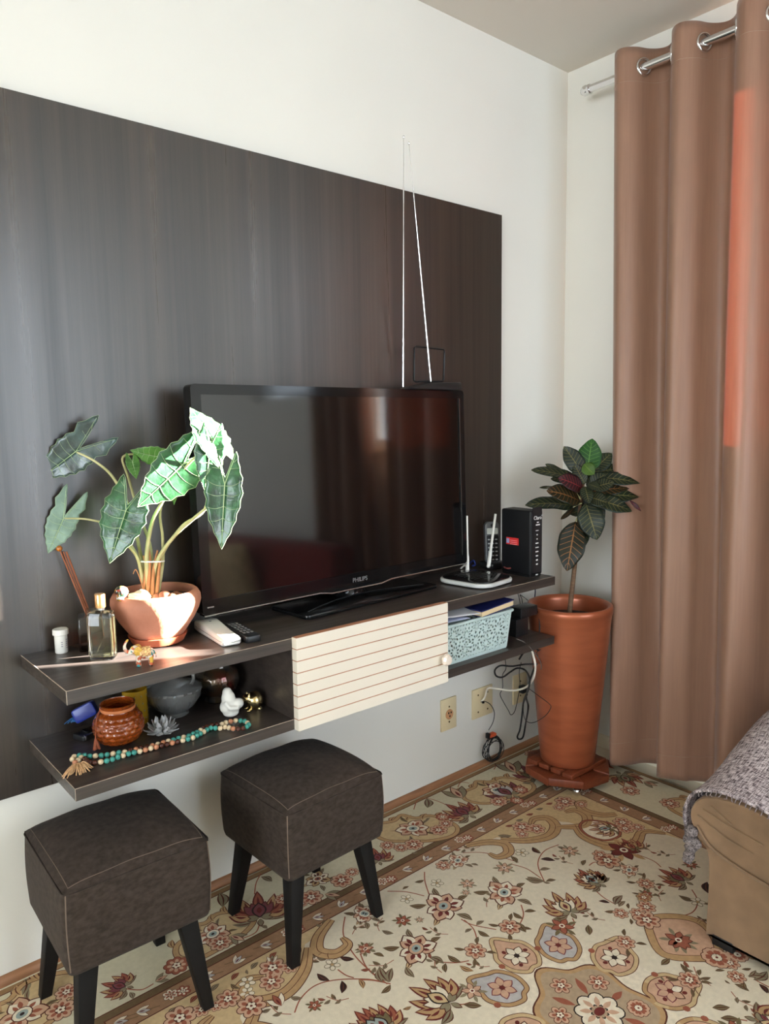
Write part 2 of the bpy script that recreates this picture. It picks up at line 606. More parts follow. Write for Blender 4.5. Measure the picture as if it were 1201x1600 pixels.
# ------------------------------------------------------------------ television
TVB = mat('tv_gloss_black', (0.006, 0.006, 0.0065), rough=0.1, spec=0.5, var=0.05)
TVM = mat('tv_matte_black', (0.012, 0.012, 0.013), rough=0.4)
SCREEN = mat('tv_screen', (0.005, 0.004, 0.004), rough=0.07, spec=1.0, var=0.02)
SILVER = mat('silver_trim', (0.55, 0.55, 0.56), rough=0.25, metal=1.0, var=0.05)
tv = thing('television', (-1.14, -0.125, ZT), 'large flat black television standing on the dark floating cabinet', 'television')
yaw, tilt = 0.0246, 0.0249
ex = Vector((math.cos(yaw), math.sin(yaw), 0))
nn = Vector((math.sin(yaw), -math.cos(yaw), 0))
ez = (Vector((0, 0, math.cos(tilt))) - nn * math.sin(tilt))
TVm = Matrix.Translation((-1.1395, -0.125, 1.0674)) @ Matrix((ex, ez, ex.cross(ez))).transposed().to_4x4()
W2, H2 = 0.4678, 0.2739
def tvprism(out, z0, z1, name, mt, parent=tv, bevel=0.0, hole=None):
    mb = MB().prism(out, z0, z1, T=TVm)
    return mb.build(name, mt, parent, bevel=bevel, smooth=35)
# ring-shaped bezel with the screen sunk into it
def ring(outer, inner, z0, z1, zi):
    mb = MB()
    n = len(outer)
    vs_ = [Vector((x, y, z0)) for x, y in outer] + [Vector((x, y, z1)) for x, y in outer] + \
          [Vector((x, y, z1)) for x, y in inner] + [Vector((x, y, zi)) for x, y in inner]
    fs = []
    for b in range(3):
        for i in range(n):
            j = (i + 1) % n
            fs.append((b * n + i, b * n + j, (b + 1) * n + j, (b + 1) * n + i))
    fs.append(tuple(range(n)))
    mb.add([TVm @ v for v in vs_], fs)
    return mb
outer = rrect(-W2, W2, -H2, H2, 0.012)
inner = rrect(-W2 + 0.026, W2 - 0.024, -H2 + 0.036, H2 - 0.024, 0.001)
ring(outer, inner, -0.03, 0.004, 0.0005).build('bezel', TVB, tv, smooth=30)
MB().prism(rrect(-W2 + 0.026, W2 - 0.024, -H2 + 0.036, H2 - 0.024, 0.001), -0.002, 0.0012, T=TVm).build('screen', SCREEN, tv)
MB().prism(rrect(-W2 + 0.05, W2 - 0.05, -H2 + 0.03, H2 - 0.06, 0.03), -0.055, -0.03, T=TVm).build('rear_housing', TVM, tv, bevel=0.008)
# silver lip that dips in the middle along the bottom
lip = [(-W2 + 0.004, -H2 - 0.001), (-0.12, -H2 - 0.001), (-0.08, -H2 - 0.008), (0.10, -H2 - 0.008), (0.14, -H2 - 0.001), (W2 - 0.004, -H2 - 0.001)]
mb = MB()
mb.tube([TVm @ Vector((x, y, 0.003)) for x, y in lip], 0.0026, 6)
mb.build('silver_lip', SILVER, tv, smooth=60)
MB().prism([(x, y) for x, y in lip] + [(W2 - 0.004, -H2 + 0.004), (-W2 + 0.004, -H2 + 0.004)], -0.02, 0.002, T=TVm).build('bottom_cover', TVB, tv)
text_mesh('logo', 'PHILIPS', 0.017, TVm @ Matrix.Translation((0.02, -H2 + 0.016, 0.0045)), mat('logo_grey', (0.45, 0.45, 0.46), rough=0.3, metal=0.6), tv)
MB().prism(rrect(W2 - 0.0225, W2 - 0.0195, -H2 + 0.03, H2 - 0.025, 0.001), 0.003, 0.0055, T=TVm).build('side_strip', mat('bezel_clear_strip', (0.25, 0.25, 0.25), rough=0.15, metal=0.9), tv)  # narrow grey metallic strip down the right bezel
MB().prism(rrect(-W2 + 0.012, -W2 + 0.030, -H2 + 0.018, -H2 + 0.021, 0.001), 0.003, 0.005, T=TVm).build('standby_mark', SILVER, tv)
# stand: glossy plate turned a little, neck and curved accent
bc = Vector((-1.118, -0.11, ZT))
ba = math.radians(4.0)
Bm = Matrix.Translation(bc) @ Matrix.Rotation(ba, 4, 'Z')
st = MB().prism(rrect(-0.25, 0.25, -0.095, 0.065, 0.014), 0.002, 0.013, T=Bm).build('stand_plate', TVB, tv, bevel=0.003)
arc = [Bm @ Vector((-0.22 + 0.44 * t, -0.062 + 0.055 * math.sin(PI * t), 0.0135)) for t in [k / 20 for k in range(21)]]
MB().tube(arc, 0.0022, 6, flat=0.4).build('curved_accent', mat('dark_steel', (0.12, 0.12, 0.13), rough=0.3, metal=0.8), st)
MB().lathe([(0.06, 0.012), (0.05, 0.02), (0.045, 0.065)], Bm @ Vector((0, 0.02, 0)), 24, sy=0.45).build('stand_neck', TVB, tv, smooth=40)

# ------------------------------------------------------------------ set-top antenna on the television
ya = -0.108
an = thing('indoor_antenna', (-0.82, ya, 1.342), 'black indoor antenna with two long silver rods on top of the television', 'antenna')
za = 1.3415
mb = MB()
mb.add([(-0.925, ya - .03, za), (-0.712, ya - .035, za), (-0.712, ya + .03, za), (-0.925, ya + .03, za),
        (-0.84, ya - .022, za + .020), (-0.712 + .004, ya - .03, za + .024), (-0.716, ya + .025, za + .024), (-0.84, ya + .02, za + .020)],
       [(3, 2, 1, 0), (4, 5, 6, 7), (0, 1, 5, 4), (1, 2, 6, 5), (2, 3, 7, 6), (3, 0, 4, 7)])
mb.build('antenna_base', TVM, an, bevel=0.004)
lp = [(-0.88, ya, za + .026), (-0.868, ya + .01, za + .122), (-0.862, ya + .01, za + .126), (-0.748, ya + .01, za + .124), (-0.742, ya + .01, za + .119), (-0.757, ya, za + .03), (-0.762, ya, za + .026), (-0.875, ya, za + .023)]
MB().tube(lp, 0.0032, 6, closed=True).build('loop_aerial', TVM, an, smooth=50)
CHROME = mat('chrome', (0.82, 0.82, 0.83), rough=0.12, metal=1.0, var=0.04)
for nm, a, b in (('telescopic_rod', (-0.929, ya - .006, za + .006), (-0.916, ya - .006, 2.041)), ('telescopic_rod', (-0.817, ya - .006, za + .024), (-0.896, ya - .006, 2.029))):
    a, b = Vector(a), Vector(b)
    mb = MB()
    rr = [0.0030, 0.0026, 0.0022, 0.0018, 0.0013]
    for k in range(5):
        mb.tube([a.lerp(b, k / 5), a.lerp(b, (k + 1) / 5)], rr[k], 8)
    r_ = mb.build(nm, CHROME, an, smooth=60)
    MB().ball(b, (0.0034, 0.0034, 0.005), 8, 6).build('rod_tip', CHROME, r_, smooth=60)

# ------------------------------------------------------------------ stools
def fabric(name, c1, c2, scale, rough=0.85, bump=0.25):
    return mat(name, c1, rough=rough, var=0.06, scale=scale, col2=c2, bump=bump, bscale=900, sheen=0.12, detail=9)
VELVET = mat('brown_suede', rgb(48, 40, 34), rough=0.9, var=0.06, scale=70, col2=rgb(64, 54, 48), stretch=(1, 1, 1.6), bump=0.3, bscale=900, sheen=0.03, detail=10, spec=0.2)
SEAM = mat('seam_thread', rgb(104, 88, 76), rough=0.8, var=0.2)
LEGM = mat('black_stained_leg', (0.008, 0.007, 0.0065), rough=0.6, spec=0.2)

def stool(loc, rotz, a, z0, z1, dome, label):
    root = thing('upholstered_stool', (loc[0], loc[1], 0), label, 'stool', 'square brown stools', rotz)
    def rsq(h, r, z, n=7):
        return [Vector((x, y, z)) for x, y in rrect(-h, h, -h, h, r, n)]
    h = a / 2
    rings = [rsq(h - .010, .012, z0), rsq(h - .003, .016, z0 + .003), rsq(h, .018, z0 + .012)]
    for k in range(1, 8):
        t = k / 8
        rings.append(rsq(h + .003 * math.sin(PI * t), .018, z0 + .012 + (z1 - z0 - .012) * t))
    rings.append(rsq(h, .018, z1))
    n = len(rings[0])
    mb = MB()
    vs_ = [v for r in rings for v in r]
    fs = [tuple(range(n - 1, -1, -1))]
    for i in range(len(rings) - 1):
        for k in range(n):
            q = (k + 1) % n
            fs.append((i * n + k, i * n + q, (i + 1) * n + q, (i + 1) * n + k))
    mb.add(vs_, fs)
    mb.build('upholstered_box', VELVET, root, smooth=70)
    mb = MB()
    def top(u, v):
        # pillow-shaped cushion with the corners held down
        x, y = (u * 2 - 1), (v * 2 - 1)
        e = (1 - abs(x) ** 2.6) * (1 - abs(y) ** 2.6)
        kx = 1 - 0.012 * (abs(y) ** 4)
        ky = 1 - 0.012 * (abs(x) ** 4)
        return Vector((x * h * kx * 0.997, y * h * ky * 0.997, z1 + dome * e ** 0.55 + .0008 * math.sin(9 * x + 4 * y)))
    mb.grid(top, 29, 29)
    mb.build('cushion_top', VELVET, root, smooth=70, recalc=False)
    sq = rrect(-h - .001, h + .001, -h - .001, h + .001, .018, 5)
    sm = MB().tube([(x, y, z1) for x, y in sq], 0.0012, 6, closed=True)
    sm.build('piping', VELVET, root, smooth=60)
    inn = [Vector((x * .955, y * .955, 0)) for x, y in rrect(-h, h, -h, h, .01, 3)]
    loop = [(.5 + .465 * a_, .5 + .465 * b_) for a_, b_ in [(-1 + k / 12, -1) for k in range(24)] + [(1, -1 + k / 12) for k in range(24)] + [(1 - k / 12, 1) for k in range(24)] + [(-1, 1 - k / 12) for k in range(24)]]
    MB().tube([top(u_, v_) + Vector((0, 0, .0004)) for u_, v_ in loop], 0.0007, 4, closed=True).build('top_stitch', SEAM, root, smooth=60)
    for cx, cy in ((-1, -1), (1, -1), (-1, 1), (1, 1)):
        st_ = MB()
        st_.tube([(cx * (h - .0050 + .003 * math.sin(PI * k / 10)), cy * (h - .0050 + .003 * math.sin(PI * k / 10)), z0 + .012 + (z1 - z0 - .012) * k / 10) for k in range(11)], 0.0013, 5)
        st_.build('corner_seam', SEAM, root, smooth=60)
    for cx, cy in ((-1, -1), (1, -1), (-1, 1), (1, 1)):
        mb = MB()
        t0, t1 = .0195, .0115
        x0, y0, x1, y1 = cx * (h - .045), cy * (h - .045), cx * .131, cy * .131
        vs_ = []
        for (x, y, t, z) in ((x1, y1, t1, 0.0), (x0, y0, t0, z0 + .004)):
            vs_ += [(x + sx * t, y + sy * t, z) for sx, sy in ((-1, -1), (1, -1), (1, 1), (-1, 1))]
        mb.add(vs_, [(3, 2, 1, 0), (4, 5, 6, 7), (0, 1, 5, 4), (1, 2, 6, 5), (2, 3, 7, 6), (3, 0, 4, 7)])
        mb.build('leg', LEGM, root, bevel=0.002)
    return root
stool((-1.8774, -0.2425), -0.028, 0.292, 0.2197, 0.388, 0.042, 'nearer of the two brown suede stools, under the left end of the cabinet')
stool((-1.4196, -0.2623), 0.034, 0.292, 0.2197, 0.3825, 0.044, 'farther of the two brown suede stools, below the white slatted door')

# ------------------------------------------------------------------ curtains
def curtain_mat():
    m = bpy.data.materials.new('brown_satin_curtain')
    m.use_nodes = True
    nt = m.node_tree
    N, L = nt.nodes, nt.links
    b = N['Principled BSDF']
    setin(b, Roughness=0.42, Specular_IOR_Level=0.35, Sheen_Weight=0.15)
    tc = N.new('ShaderNodeTexCoord')
    mp = N.new('ShaderNodeMapping')
    mp.inputs['Scale'].default_value = (60, 60, 3)
    L.new(tc.outputs['Object'], mp.inputs[0])
    nz = N.new('ShaderNodeTexNoise')
    nz.inputs['Scale'].default_value = 2.0
    nz.inputs['Detail'].default_value = 6
    L.new(mp.outputs[0], nz.inputs['Vector'])
    rp = N.new('ShaderNodeValToRGB')
    rp.color_ramp.elements[0].color = (*rgb(138, 104, 85), 1)
    rp.color_ramp.elements[1].color = (*rgb(160, 122, 100), 1)
    L.new(nz.outputs[0], rp.inputs[0])
    L.new(rp.outputs[0], b.inputs['Base Color'])
    tr = N.new('ShaderNodeBsdfTranslucent')
    tr.inputs[0].default_value = (*rgb(232, 142, 106), 1)
    mx = N.new('ShaderNodeMixShader')
    mx.inputs[0].default_value = 0.065
    L.new(b.outputs[0], mx.inputs[1])
    L.new(tr.outputs[0], mx.inputs[2])
    L.new(mx.outputs[0], N['Material Output'].inputs[0])
    return m
CURT = curtain_mat()
ROD_X, ROD_Z = -0.1, 2.365
rod = thing('curtain_rod', (ROD_X, -0.14, ROD_Z), 'chrome curtain rod with rounded end below the ceiling', 'curtain rod')
mb = MB()
mb.tube([(ROD_X, -0.165, ROD_Z), (ROD_X, -2.5, ROD_Z)], 0.0125, 16)
mb.build('rod', CHROME, rod, smooth=60)
mb = MB()
mb.lathe([(0.0, -0.006), (0.011, -0.003), (0.0165, 0.006), (0.0175, 0.014), (0.0150, 0.020), (0.0150, 0.022), (0.0165, 0.024), (0.0165, 0.030), (0.0125, 0.032)], (0, 0, 0), 20)
mb.v = [Matrix.Translation((ROD_X, -0.135, ROD_Z)) @ Matrix.Rotation(PI / 2, 4, 'X') @ Vector(v) for v in mb.v]
mb.build('rod_finial', CHROME, rod, smooth=50)
for yb_ in (-0.51, -1.10, -2.42):
    MB().tube([(0, yb_, ROD_Z), (ROD_X - .002, yb_, ROD_Z)], 0.007, 10).build('rod_bracket', CHROME, rod, smooth=60)

def drape(u0, y0, y1, z, zt_, zb_, seed, ncyc):
    """room-side offset of the cloth at fraction u of its width and height z"""
    t = (zt_ - z) / (zt_ - zb_)
    w = y1 - y0
    # folds: tight and even at the eyelets, wider and looser lower down
    ph = 2 * PI * ncyc * u0
    A = 0.052 + 0.018 * t
    drift = 0.9 * math.sin(2.1 * u0 * PI + seed) * t * math.sin(PI * u0)
    f1 = math.sin(ph + drift)
    f1 = math.copysign(abs(f1) ** 0.75, f1)
    f2 = math.sin(ph * 0.5 + 0.8 + seed)
    f3 = math.sin(ph * 2.3 + 1.7 + 3.0 * t + seed)
    off = A * (f1 * (1 - 0.10 * t) + 0.30 * t * f2 + 0.10 * t * f3)
    y = y0 + w * u0 + 0.012 * t * math.sin(ph + drift + .8) * math.sin(PI * u0)
    return -off, y

def make_curtain(y0, y1, label, ncyc, seed, edge0, edge1, eyelets):
    zt_, zb_ = 2.425, 0.045
    root = thing('eyelet_curtain', (ROD_X, (y0 + y1) / 2, zb_), label, 'curtain', 'brown satin curtains')
    NU, NV = 161, 90
    mb = MB()
    def fn(u, v):
        z = zt_ - (zt_ - zb_) * v
        x, y = drape(u, y0, y1, z, zt_, zb_, seed, ncyc)
        y += edge0(z) * (1 - u) + edge1(z) * u
        if 0.958 < v < 0.962:
            x += 0.0
        zz = z + 0.006 * math.sin(2 * PI * ncyc * u) * (1 if v > 0.98 else 0)
        cr = 0.0022 * math.sin(40 * u + 9 * z) * math.sin(23 * z + 13 * u) * max(0, (0.9 - z))
        return Vector((min(ROD_X - 0.020 * v + x + cr, -0.024), y, zz))
    mb.grid(fn, NU, NV)
    cl = mb.build('cloth', CURT, root, smooth=80, recalc=False, solid=0.0012)
    # stitched hem and heading as slightly raised cords
    for zz in (zb_ + 0.085, zt_ - 0.105):
        v = (zt_ - zz) / (zt_ - zb_)
        hem = MB()
        hem.tube([fn(k / 240, v) + Vector((-0.0009, 0, 0)) for k in range(241)], 0.0008, 4)
        hem.build('hem_stitching', mat('curtain_stitch', rgb(170, 138, 118), rough=0.6), cl, smooth=60)
    for yy in eyelets:
        e = MB()
        n = 24
        circ = [(0.0245 * math.cos(2 * PI * k / n), 0.0245 * math.sin(2 * PI * k / n)) for k in range(n)]
        # ring stands in the cloth, which crosses the rod at an angle
        ang = math.radians(-22) if (eyelets.index(yy) % 2 == 0) else math.radians(22)
        ax = Vector((math.cos(ang), math.sin(ang), 0))
        e.tube([Vector((ROD_X, yy - .003, ROD_Z)) + ax * a + Vector((0, 0, b)) for a, b in circ], 0.0062, 10, closed=True, flat=0.7)
        e.build('eyelet', CHROME, root, smooth=60)
    return root
make_curtain(-0.262, -1.058, 'brown satin eyelet curtain hanging beside the tall copper pot', 4.0, 0.3,
             lambda z: -0.036 * (2.4 - z) / 1.2, lambda z: 0.0, (-0.3615, -0.461, -0.5605, -0.66, -0.7595, -0.859, -0.958))
make_curtain(-1.152, -1.61, 'brown satin eyelet curtain hanging behind the sofa, beyond the sunlit gap', 4.0, 1.9,
             lambda z: 0.0, lambda z: 0.0, (-1.209, -1.2665, -1.324, -1.381, -1.438, -1.4955, -1.553))

# ------------------------------------------------------------------ sofa with throw
TAN = fabric('tan_suede_sofa', rgb(122, 96, 71), rgb(134, 106, 79), 14, bump=0.12)
RED = fabric('red_sofa_cover', rgb(120, 26, 26), rgb(140, 34, 32), 30)
FOOT = mat('black_plastic_foot', (0.01, 0.01, 0.01), rough=0.5)
so = thing('sofa', (-0.45, -1.95, 0), 'tan suede sofa with rolled arm and red back cover under the window', 'sofa')
def arm(y_face, sgn, parent):
    """rolled arm: a scroll profile swept from the front (x=-0.77) to the back, the top rising towards the back"""
    mb = MB()
    NX, NP = 26, 40
    prof = []
    pts = catmull([Vector(p) for p in ((0, .03, 0), (.0, .22, 0), (-.028, .262, 0), (-.048, .31, 0), (-.032, .352, 0), (.01, .374, 0), (.07, .380, 0), (.13, .374, 0), (.19, .35, 0), (.22, .31, 0), (.225, .2, 0), (.225, .03, 0))], 6)
    n = len(pts)
    def ringat(x, sc, dz):
        out = []
        for p_ in pts:
            lift = dz * max(0.0, (p_.y - 0.2)) / 0.18
            out.append(Vector((x, y_face - sgn * (p_.x * sc + .10 * (1 - sc)), .03 + (p_.y - .03) * (1 - (1 - sc) * .35) + lift)))
        return out
    rings = [ringat(-.762, .90, 0), ringat(-.769, .965, 0), ringat(-.770, .985, 0), ringat(-.766, 1.0, .001)]
    for k in range(1, NX):
        t = k / (NX - 1)
        rings.append(ringat(-.766 + .60 * t, 1.0, .10 * (1 - math.cos(PI * min(1, t * 1.4))) / 2))
    vs_ = [v for r in rings for v in r]
    fs = [tuple(range(n - 1, -1, -1)), tuple((len(rings) - 1) * n + k for k in range(n))]
    for i in range(len(rings) - 1):
        for k in range(n):
            q = (k + 1) % n
            fs.append((i * n + k, i * n + q, (i + 1) * n + q, (i + 1) * n + k))
    mb.add(vs_, fs)
    a_ = mb.build('arm', TAN, parent, smooth=60)
    # welt where the rolled pad meets the flat side
    wl = catmull([(-.771, y_face - sgn * q[0], q[1]) for q in ((-.030, .29), (.0, .255), (.05, .235), (.11, .222), (.17, .215), (.22, .214))], 6)
    MB().tube(wl, 0.0028, 6).build('welt', TAN, a_, smooth=60)
    for cr in (((-.018, .335), (.05, .318), (.12, .305)), ((-.03, .315), (.04, .288), (.10, .276)), ((.0, .35), (.03, .335), (.05, .325))):
        MB().tube(catmull([(-.7705, y_face - sgn * q[0], q[1]) for q in cr], 5), 0.0012, 5).build('fold', TAN, a_, smooth=60)
    return a_
arm(-0.985, 1, so)
arm(-2.92, -1, so)
MB().box(-.75, -.18, -2.72, -1.19, .03, .24).build('base', TAN, so, bevel=0.015)
for ya_, yb_ in ((-1.205, -1.95), (-1.955, -2.70)):
    MB().box(-.80, -.30, yb_, ya_, .235, .36).build('seat_cushion', TAN, so, bevel=0.035, segs=4)
mb = MB()
mb.box(-.36, -.19, -2.72, -1.20, .10, .74)
tag(mb.build('backrest', RED, so, bevel=0.05, segs=4), 'red covered backrest')
for fx, fy in ((-.745, -1.012), (-.745, -2.89), (-.22, -1.02), (-.22, -2.89)):
    MB().box(fx - .018, fx + .022, fy - .035, fy + .015, 0, .034).build('foot', FOOT, so, bevel=0.003)

def tweed():
    m, nt, b = nodes_of('grey_tweed_throw')
    N, L = nt.nodes, nt.links
    tc = N.new('ShaderNodeTexCoord')
    cols = []
    for sc in ((260, 26, 1), (26, 260, 1)):
        mp = N.new('ShaderNodeMapping')
        mp.inputs['Scale'].default_value = sc
        L.new(tc.outputs['UV'], mp.inputs[0])
        nz = N.new('ShaderNodeTexNoise')
        nz.inputs['Scale'].default_value = 1.0
        nz.inputs['Detail'].default_value = 3
        L.new(mp.outputs[0], nz.inputs['Vector'])
        cols.append(nz)
    ad = N.new('ShaderNodeMath')
    ad.operation = 'ADD'
    L.new(cols[0].outputs[0], ad.inputs[0])
    L.new(cols[1].outputs[0], ad.inputs[1])
    hf = N.new('ShaderNodeMath')
    hf.operation = 'MULTIPLY'
    hf.inputs[1].default_value = 0.5
    L.new(ad.outputs[0], hf.inputs[0])
    rp = N.new('ShaderNodeValToRGB')
    e = rp.color_ramp.elements
    e[0].position = 0.42
    e[0].color = (*rgb(40, 32, 36), 1)
    e[1].position = 0.58
    e[1].color = (*rgb(208, 196, 194), 1)
    k = rp.color_ramp.elements.new(0.47)
    k.color = (*rgb(122, 106, 106), 1)
    k = rp.color_ramp.elements.new(0.52)
    k.color = (*rgb(178, 164, 164), 1)
    L.new(hf.outputs[0], rp.inputs[0])
    L.new(rp.outputs[0], b.inputs['Base Color'])
    bp = N.new('ShaderNodeBump')
    bp.inputs['Strength'].default_value = 0.5
    bp.inputs['Distance'].default_value = 0.002
    L.new(hf.outputs[0], bp.inputs['Height'])
    L.new(bp.outputs[0], b.inputs['Normal'])
    setin(b, Roughness=0.95)
    MATS['grey_tweed_throw'] = m
    return m
TWEED = tweed()
th = thing('throw_blanket', (-0.5, -1.05, 0.36), 'grey and white woven throw draped over the arm of the tan sofa', 'blanket')
apts = catmull([Vector(p) for p in ((-.030, .245, 0), (-.056, .27, 0), (-.062, .31, 0), (-.042, .362, 0), (.01, .386, 0), (.07, .392, 0), (.13, .386, 0), (.20, .362, 0), (.228, .33, 0), (.235, .30, 0))], 5)
def thr(u, v):
    i = v * (len(apts) - 1)
    a = apts[int(i)]
    b = apts[min(int(i) + 1, len(apts) - 1)]
    p_ = a.lerp(b, i - int(i))
    x = -.778 + .010 * math.sin(v * 7) + .012 * v + (.56) * u
    t = (x + .766) / .60
    lift = .10 * (1 - math.cos(PI * min(1, max(0, t) * 1.4))) / 2 * max(0, p_.y - .2) / .18
    w = .003 * math.sin(u * 17 + v * 5) * math.sin(v * 9)
    return Vector((x, -0.985 - p_.x + w, p_.y + lift + .003 + abs(w)))
MB().grid(thr, 50, 46).build('cloth', TWEED, th, smooth=80, recalc=False, solid=0.006)
# knotted corner that hangs at the front edge
kn = MB()
kp = catmull([(-.776, -.950, .285), (-.780, -.942, .262), (-.782, -.948, .243), (-.780, -.945, .222), (-.778, -.938, .198)], 6)
kn.tube(kp, [0.010 + 0.006 * abs(math.sin(i * 0.55)) * (1 if i < 15 else .6) for i in range(len(kp))], 9)
kn.ball((-.781, -.957, .250), (.012, .016, .013), 10, 8)
kn.build('knotted_corner', mat('dark_tweed', rgb(44, 38, 38), rough=0.95, var=0.6, scale=240, col2=rgb(120, 110, 108), detail=6), th, smooth=60)
fr = MB()
for k in range(40):
    u = k / 39
    p0 = thr(0.0, 0.12 + 0.86 * u)
    fr.tube([p0, p0 + Vector((-.006, random.uniform(-.004, .004), -.006 - random.random() * .004)), p0 + Vector((-.005, random.uniform(-.006, .006), -.010))], 0.0012, 4)
fr.build('fringe', mat('throw_fringe', rgb(120, 108, 108), rough=0.95, var=0.5, scale=200), th, smooth=60)

CUSH = mat('beige_patterned_cushion', rgb(178, 150, 116), rough=0.9, var=0.28, scale=26, col2=rgb(214, 190, 150))
def cushion(name, c, w, h, d, rz, lean, mt, label):
    T_ = Matrix.Translation(c) @ Matrix.Rotation(rz, 4, 'Z') @ Matrix.Rotation(lean, 4, 'X')
    mb = MB()
    def f(sign):
        def g(u, v):
            x, y = 2 * u - 1, 2 * v - 1
            e = max(0, (1 - abs(x) ** 3) * (1 - abs(y) ** 3)) ** 0.55
            k = 1 - .06 * (1 - abs(x)) * 0 - .05 * (x * x * (1 - y * y) + y * y * (1 - x * x))
            return T_ @ Vector((x * w / 2 * k, sign * d / 2 * e, y * h / 2 * k))
        return g
    mb.grid(f(1), 17, 17)
    mb.grid(f(-1), 17, 17)
    o = mb.build(name, mt, org=c, smooth=60)
    return tag(o, label, 'cushion')
cushion('cushion', (-.435, -1.93, .555), .40, .38, .12, math.radians(90), math.radians(-14), CUSH, 'beige patterned cushion leaning on the red sofa back')
#==PART3==

# ------------------------------------------------------------------ things on the top shelf
GOLD = mat('gold_cap', (0.75, 0.42, 0.18), rough=0.22, metal=1.0, var=0.1)
WHITEP = mat('white_plastic', rgb(235, 232, 224), rough=0.4, var=0.02)
BLACKP = mat('black_plastic', (0.012, 0.012, 0.013), rough=0.35)
GREYP = mat('grey_plastic', rgb(120, 120, 120), rough=0.4)
GLASS = mat('clear_bottle_glass', (0.98, 0.97, 0.92), rough=0.02, trans=1.0, ior=1.45, var=0.01)
INKY = mat('label_print', rgb(120, 110, 130), rough=0.6)

# pill bottle
c = Vector((-1.905, -0.058, ZT))
o = thing('pill_bottle', c, 'small white pill bottle with ribbed cap at the left end of the cabinet', 'bottle')
MB().lathe([(0.0, 0.0), (0.0125, 0.0), (0.0135, 0.0015), (0.0135, 0.034), (0.0135, 0.040)], c, 28).build('body', WHITEP, o, smooth=40)
cap = MB().lathe([(0.0150, 0.041), (0.0165, 0.0415), (0.0165, 0.052), (0.0150, 0.0535), (0, 0.0535)], c, 48, fn=lambda r, z, a: r * (1 + 0.02 * (math.sin(24 * a) if r > .015 else 0))).build('cap', WHITEP, o, smooth=30)
for k in range(5):
    for a0, w in ((-1.9, 0.28), (-1.05, 0.35)):
        pts = [c + Vector((0.01372 * math.cos(a0 + w * t / 4), 0.01372 * math.sin(a0 + w * t / 4), 0.012 + k * 0.0045)) for t in range(5)]
        if not (a0 < -1.5 and k in (0, 4)):
            MB().tube(pts, 0.0007, 4).build('printed_line', INKY, o)

# perfume bottle
c = Vector((-1.852, -0.165, ZT))
o = thing('perfume_bottle', c, 'tall clear perfume bottle of pale gold liquid with copper cap', 'bottle', rotz=-0.62)
LIQ = mat('pale_gold_perfume', (0.95, 0.88, 0.58), rough=0.03, trans=1.0, ior=1.36, var=0.03)
def rbox_lathe(prof, r=0.006):
    mb = MB()
    rings = [[Vector((x, y, z)) for x, y in rrect(-a, a, -b, b, min(r, a * .9, b * .9), 4)] for a, b, z in prof]
    n = len(rings[0])
    fs = [tuple(range(n - 1, -1, -1)), tuple((len(rings) - 1) * n + k for k in range(n))]
    for i in range(len(rings) - 1):
        for k in range(n):
            q = (k + 1) % n
            fs.append((i * n + k, i * n + q, (i + 1) * n + q, (i + 1) * n + k))
    mb.add([v for r_ in rings for v in r_], fs)
    return mb
rbox_lathe([(.024, .015, 0), (.0262, .0172, .003), (.0262, .0172, .094), (.024, .015, .102), (.012, .010, .106), (.0085, .0085, .107), (.0085, .0085, .112)]).build('glass', GLASS, o, smooth=35)
rbox_lathe([(.0215, .0125, .007), (.0218, .0128, .010), (.0218, .0128, .090)], .003).build('perfume', LIQ, o, smooth=35)
MB().tube([(.002, 0, .105), (.006, 0, .05), (-.012, 0, .012)], 0.0011, 6).build('dip_tube', GLASS, o)
MB().lathe([(.0075, .106), (.0075, .112)], (0, 0, 0), 20).build('collar', SILVER, o, smooth=40)
MB().lathe([(.0, .112), (.0108, .112), (.0113, .1125), (.0113, .140), (.0105, .1415), (0, .1415)], (0, 0, 0), 28).build('cap', GOLD, o, smooth=40)

# reed diffuser behind it
c = Vector((-1.842, -0.072, ZT))
o = thing('reed_diffuser', c, 'square glass reed diffuser with brown reeds behind the perfume bottle', 'diffuser', rotz=-0.3)
SMOKE = clear_glass('smoky_glass', (0.72, 0.70, 0.66), 0.07)
AMBERL = clear_glass('amber_diffuser_oil', (0.72, 0.30, 0.08), 0.04)
rbox_lathe([(.027, .027, 0), (.0285, .0285, .003), (.0285, .0285, .072), (.026, .026, .077), (.011, .011, .079), (.011, .011, .090)], .005).build('glass', SMOKE, o, smooth=35)
rbox_lathe([(.024, .024, .005), (.0245, .0245, .007), (.0245, .0245, .024)], .003).build('oil', AMBERL, o, smooth=35)
REED = mat('brown_reed', rgb(150, 84, 52), rough=0.6, var=0.2, scale=60)
Mi = (Matrix.Translation(c) @ Matrix.Rotation(-0.3, 4, 'Z')).inverted()
ends = [P(103.5, 862, 'y', -.030), P(99, 862, 'y', -.024), P(92.5, 857, 'y', -.034)]
bases = [Vector((.012, .006, .03)), Vector((.009, -.004, .03)), Vector((.006, .0, .03))]
for k in range(3):
    r_ = MB().tube([bases[k], Mi @ ends[k]], 0.0016 if k else 0.0022, 8).build('reed', REED, o, smooth=50)
    if k == 2:
        MB().ball(Mi @ ends[k], 0.0068, 12, 8).build('amber_ball', mat('amber_bead', rgb(170, 96, 22), rough=0.2, coat=0.5, var=0.4, scale=200), r_, smooth=60)

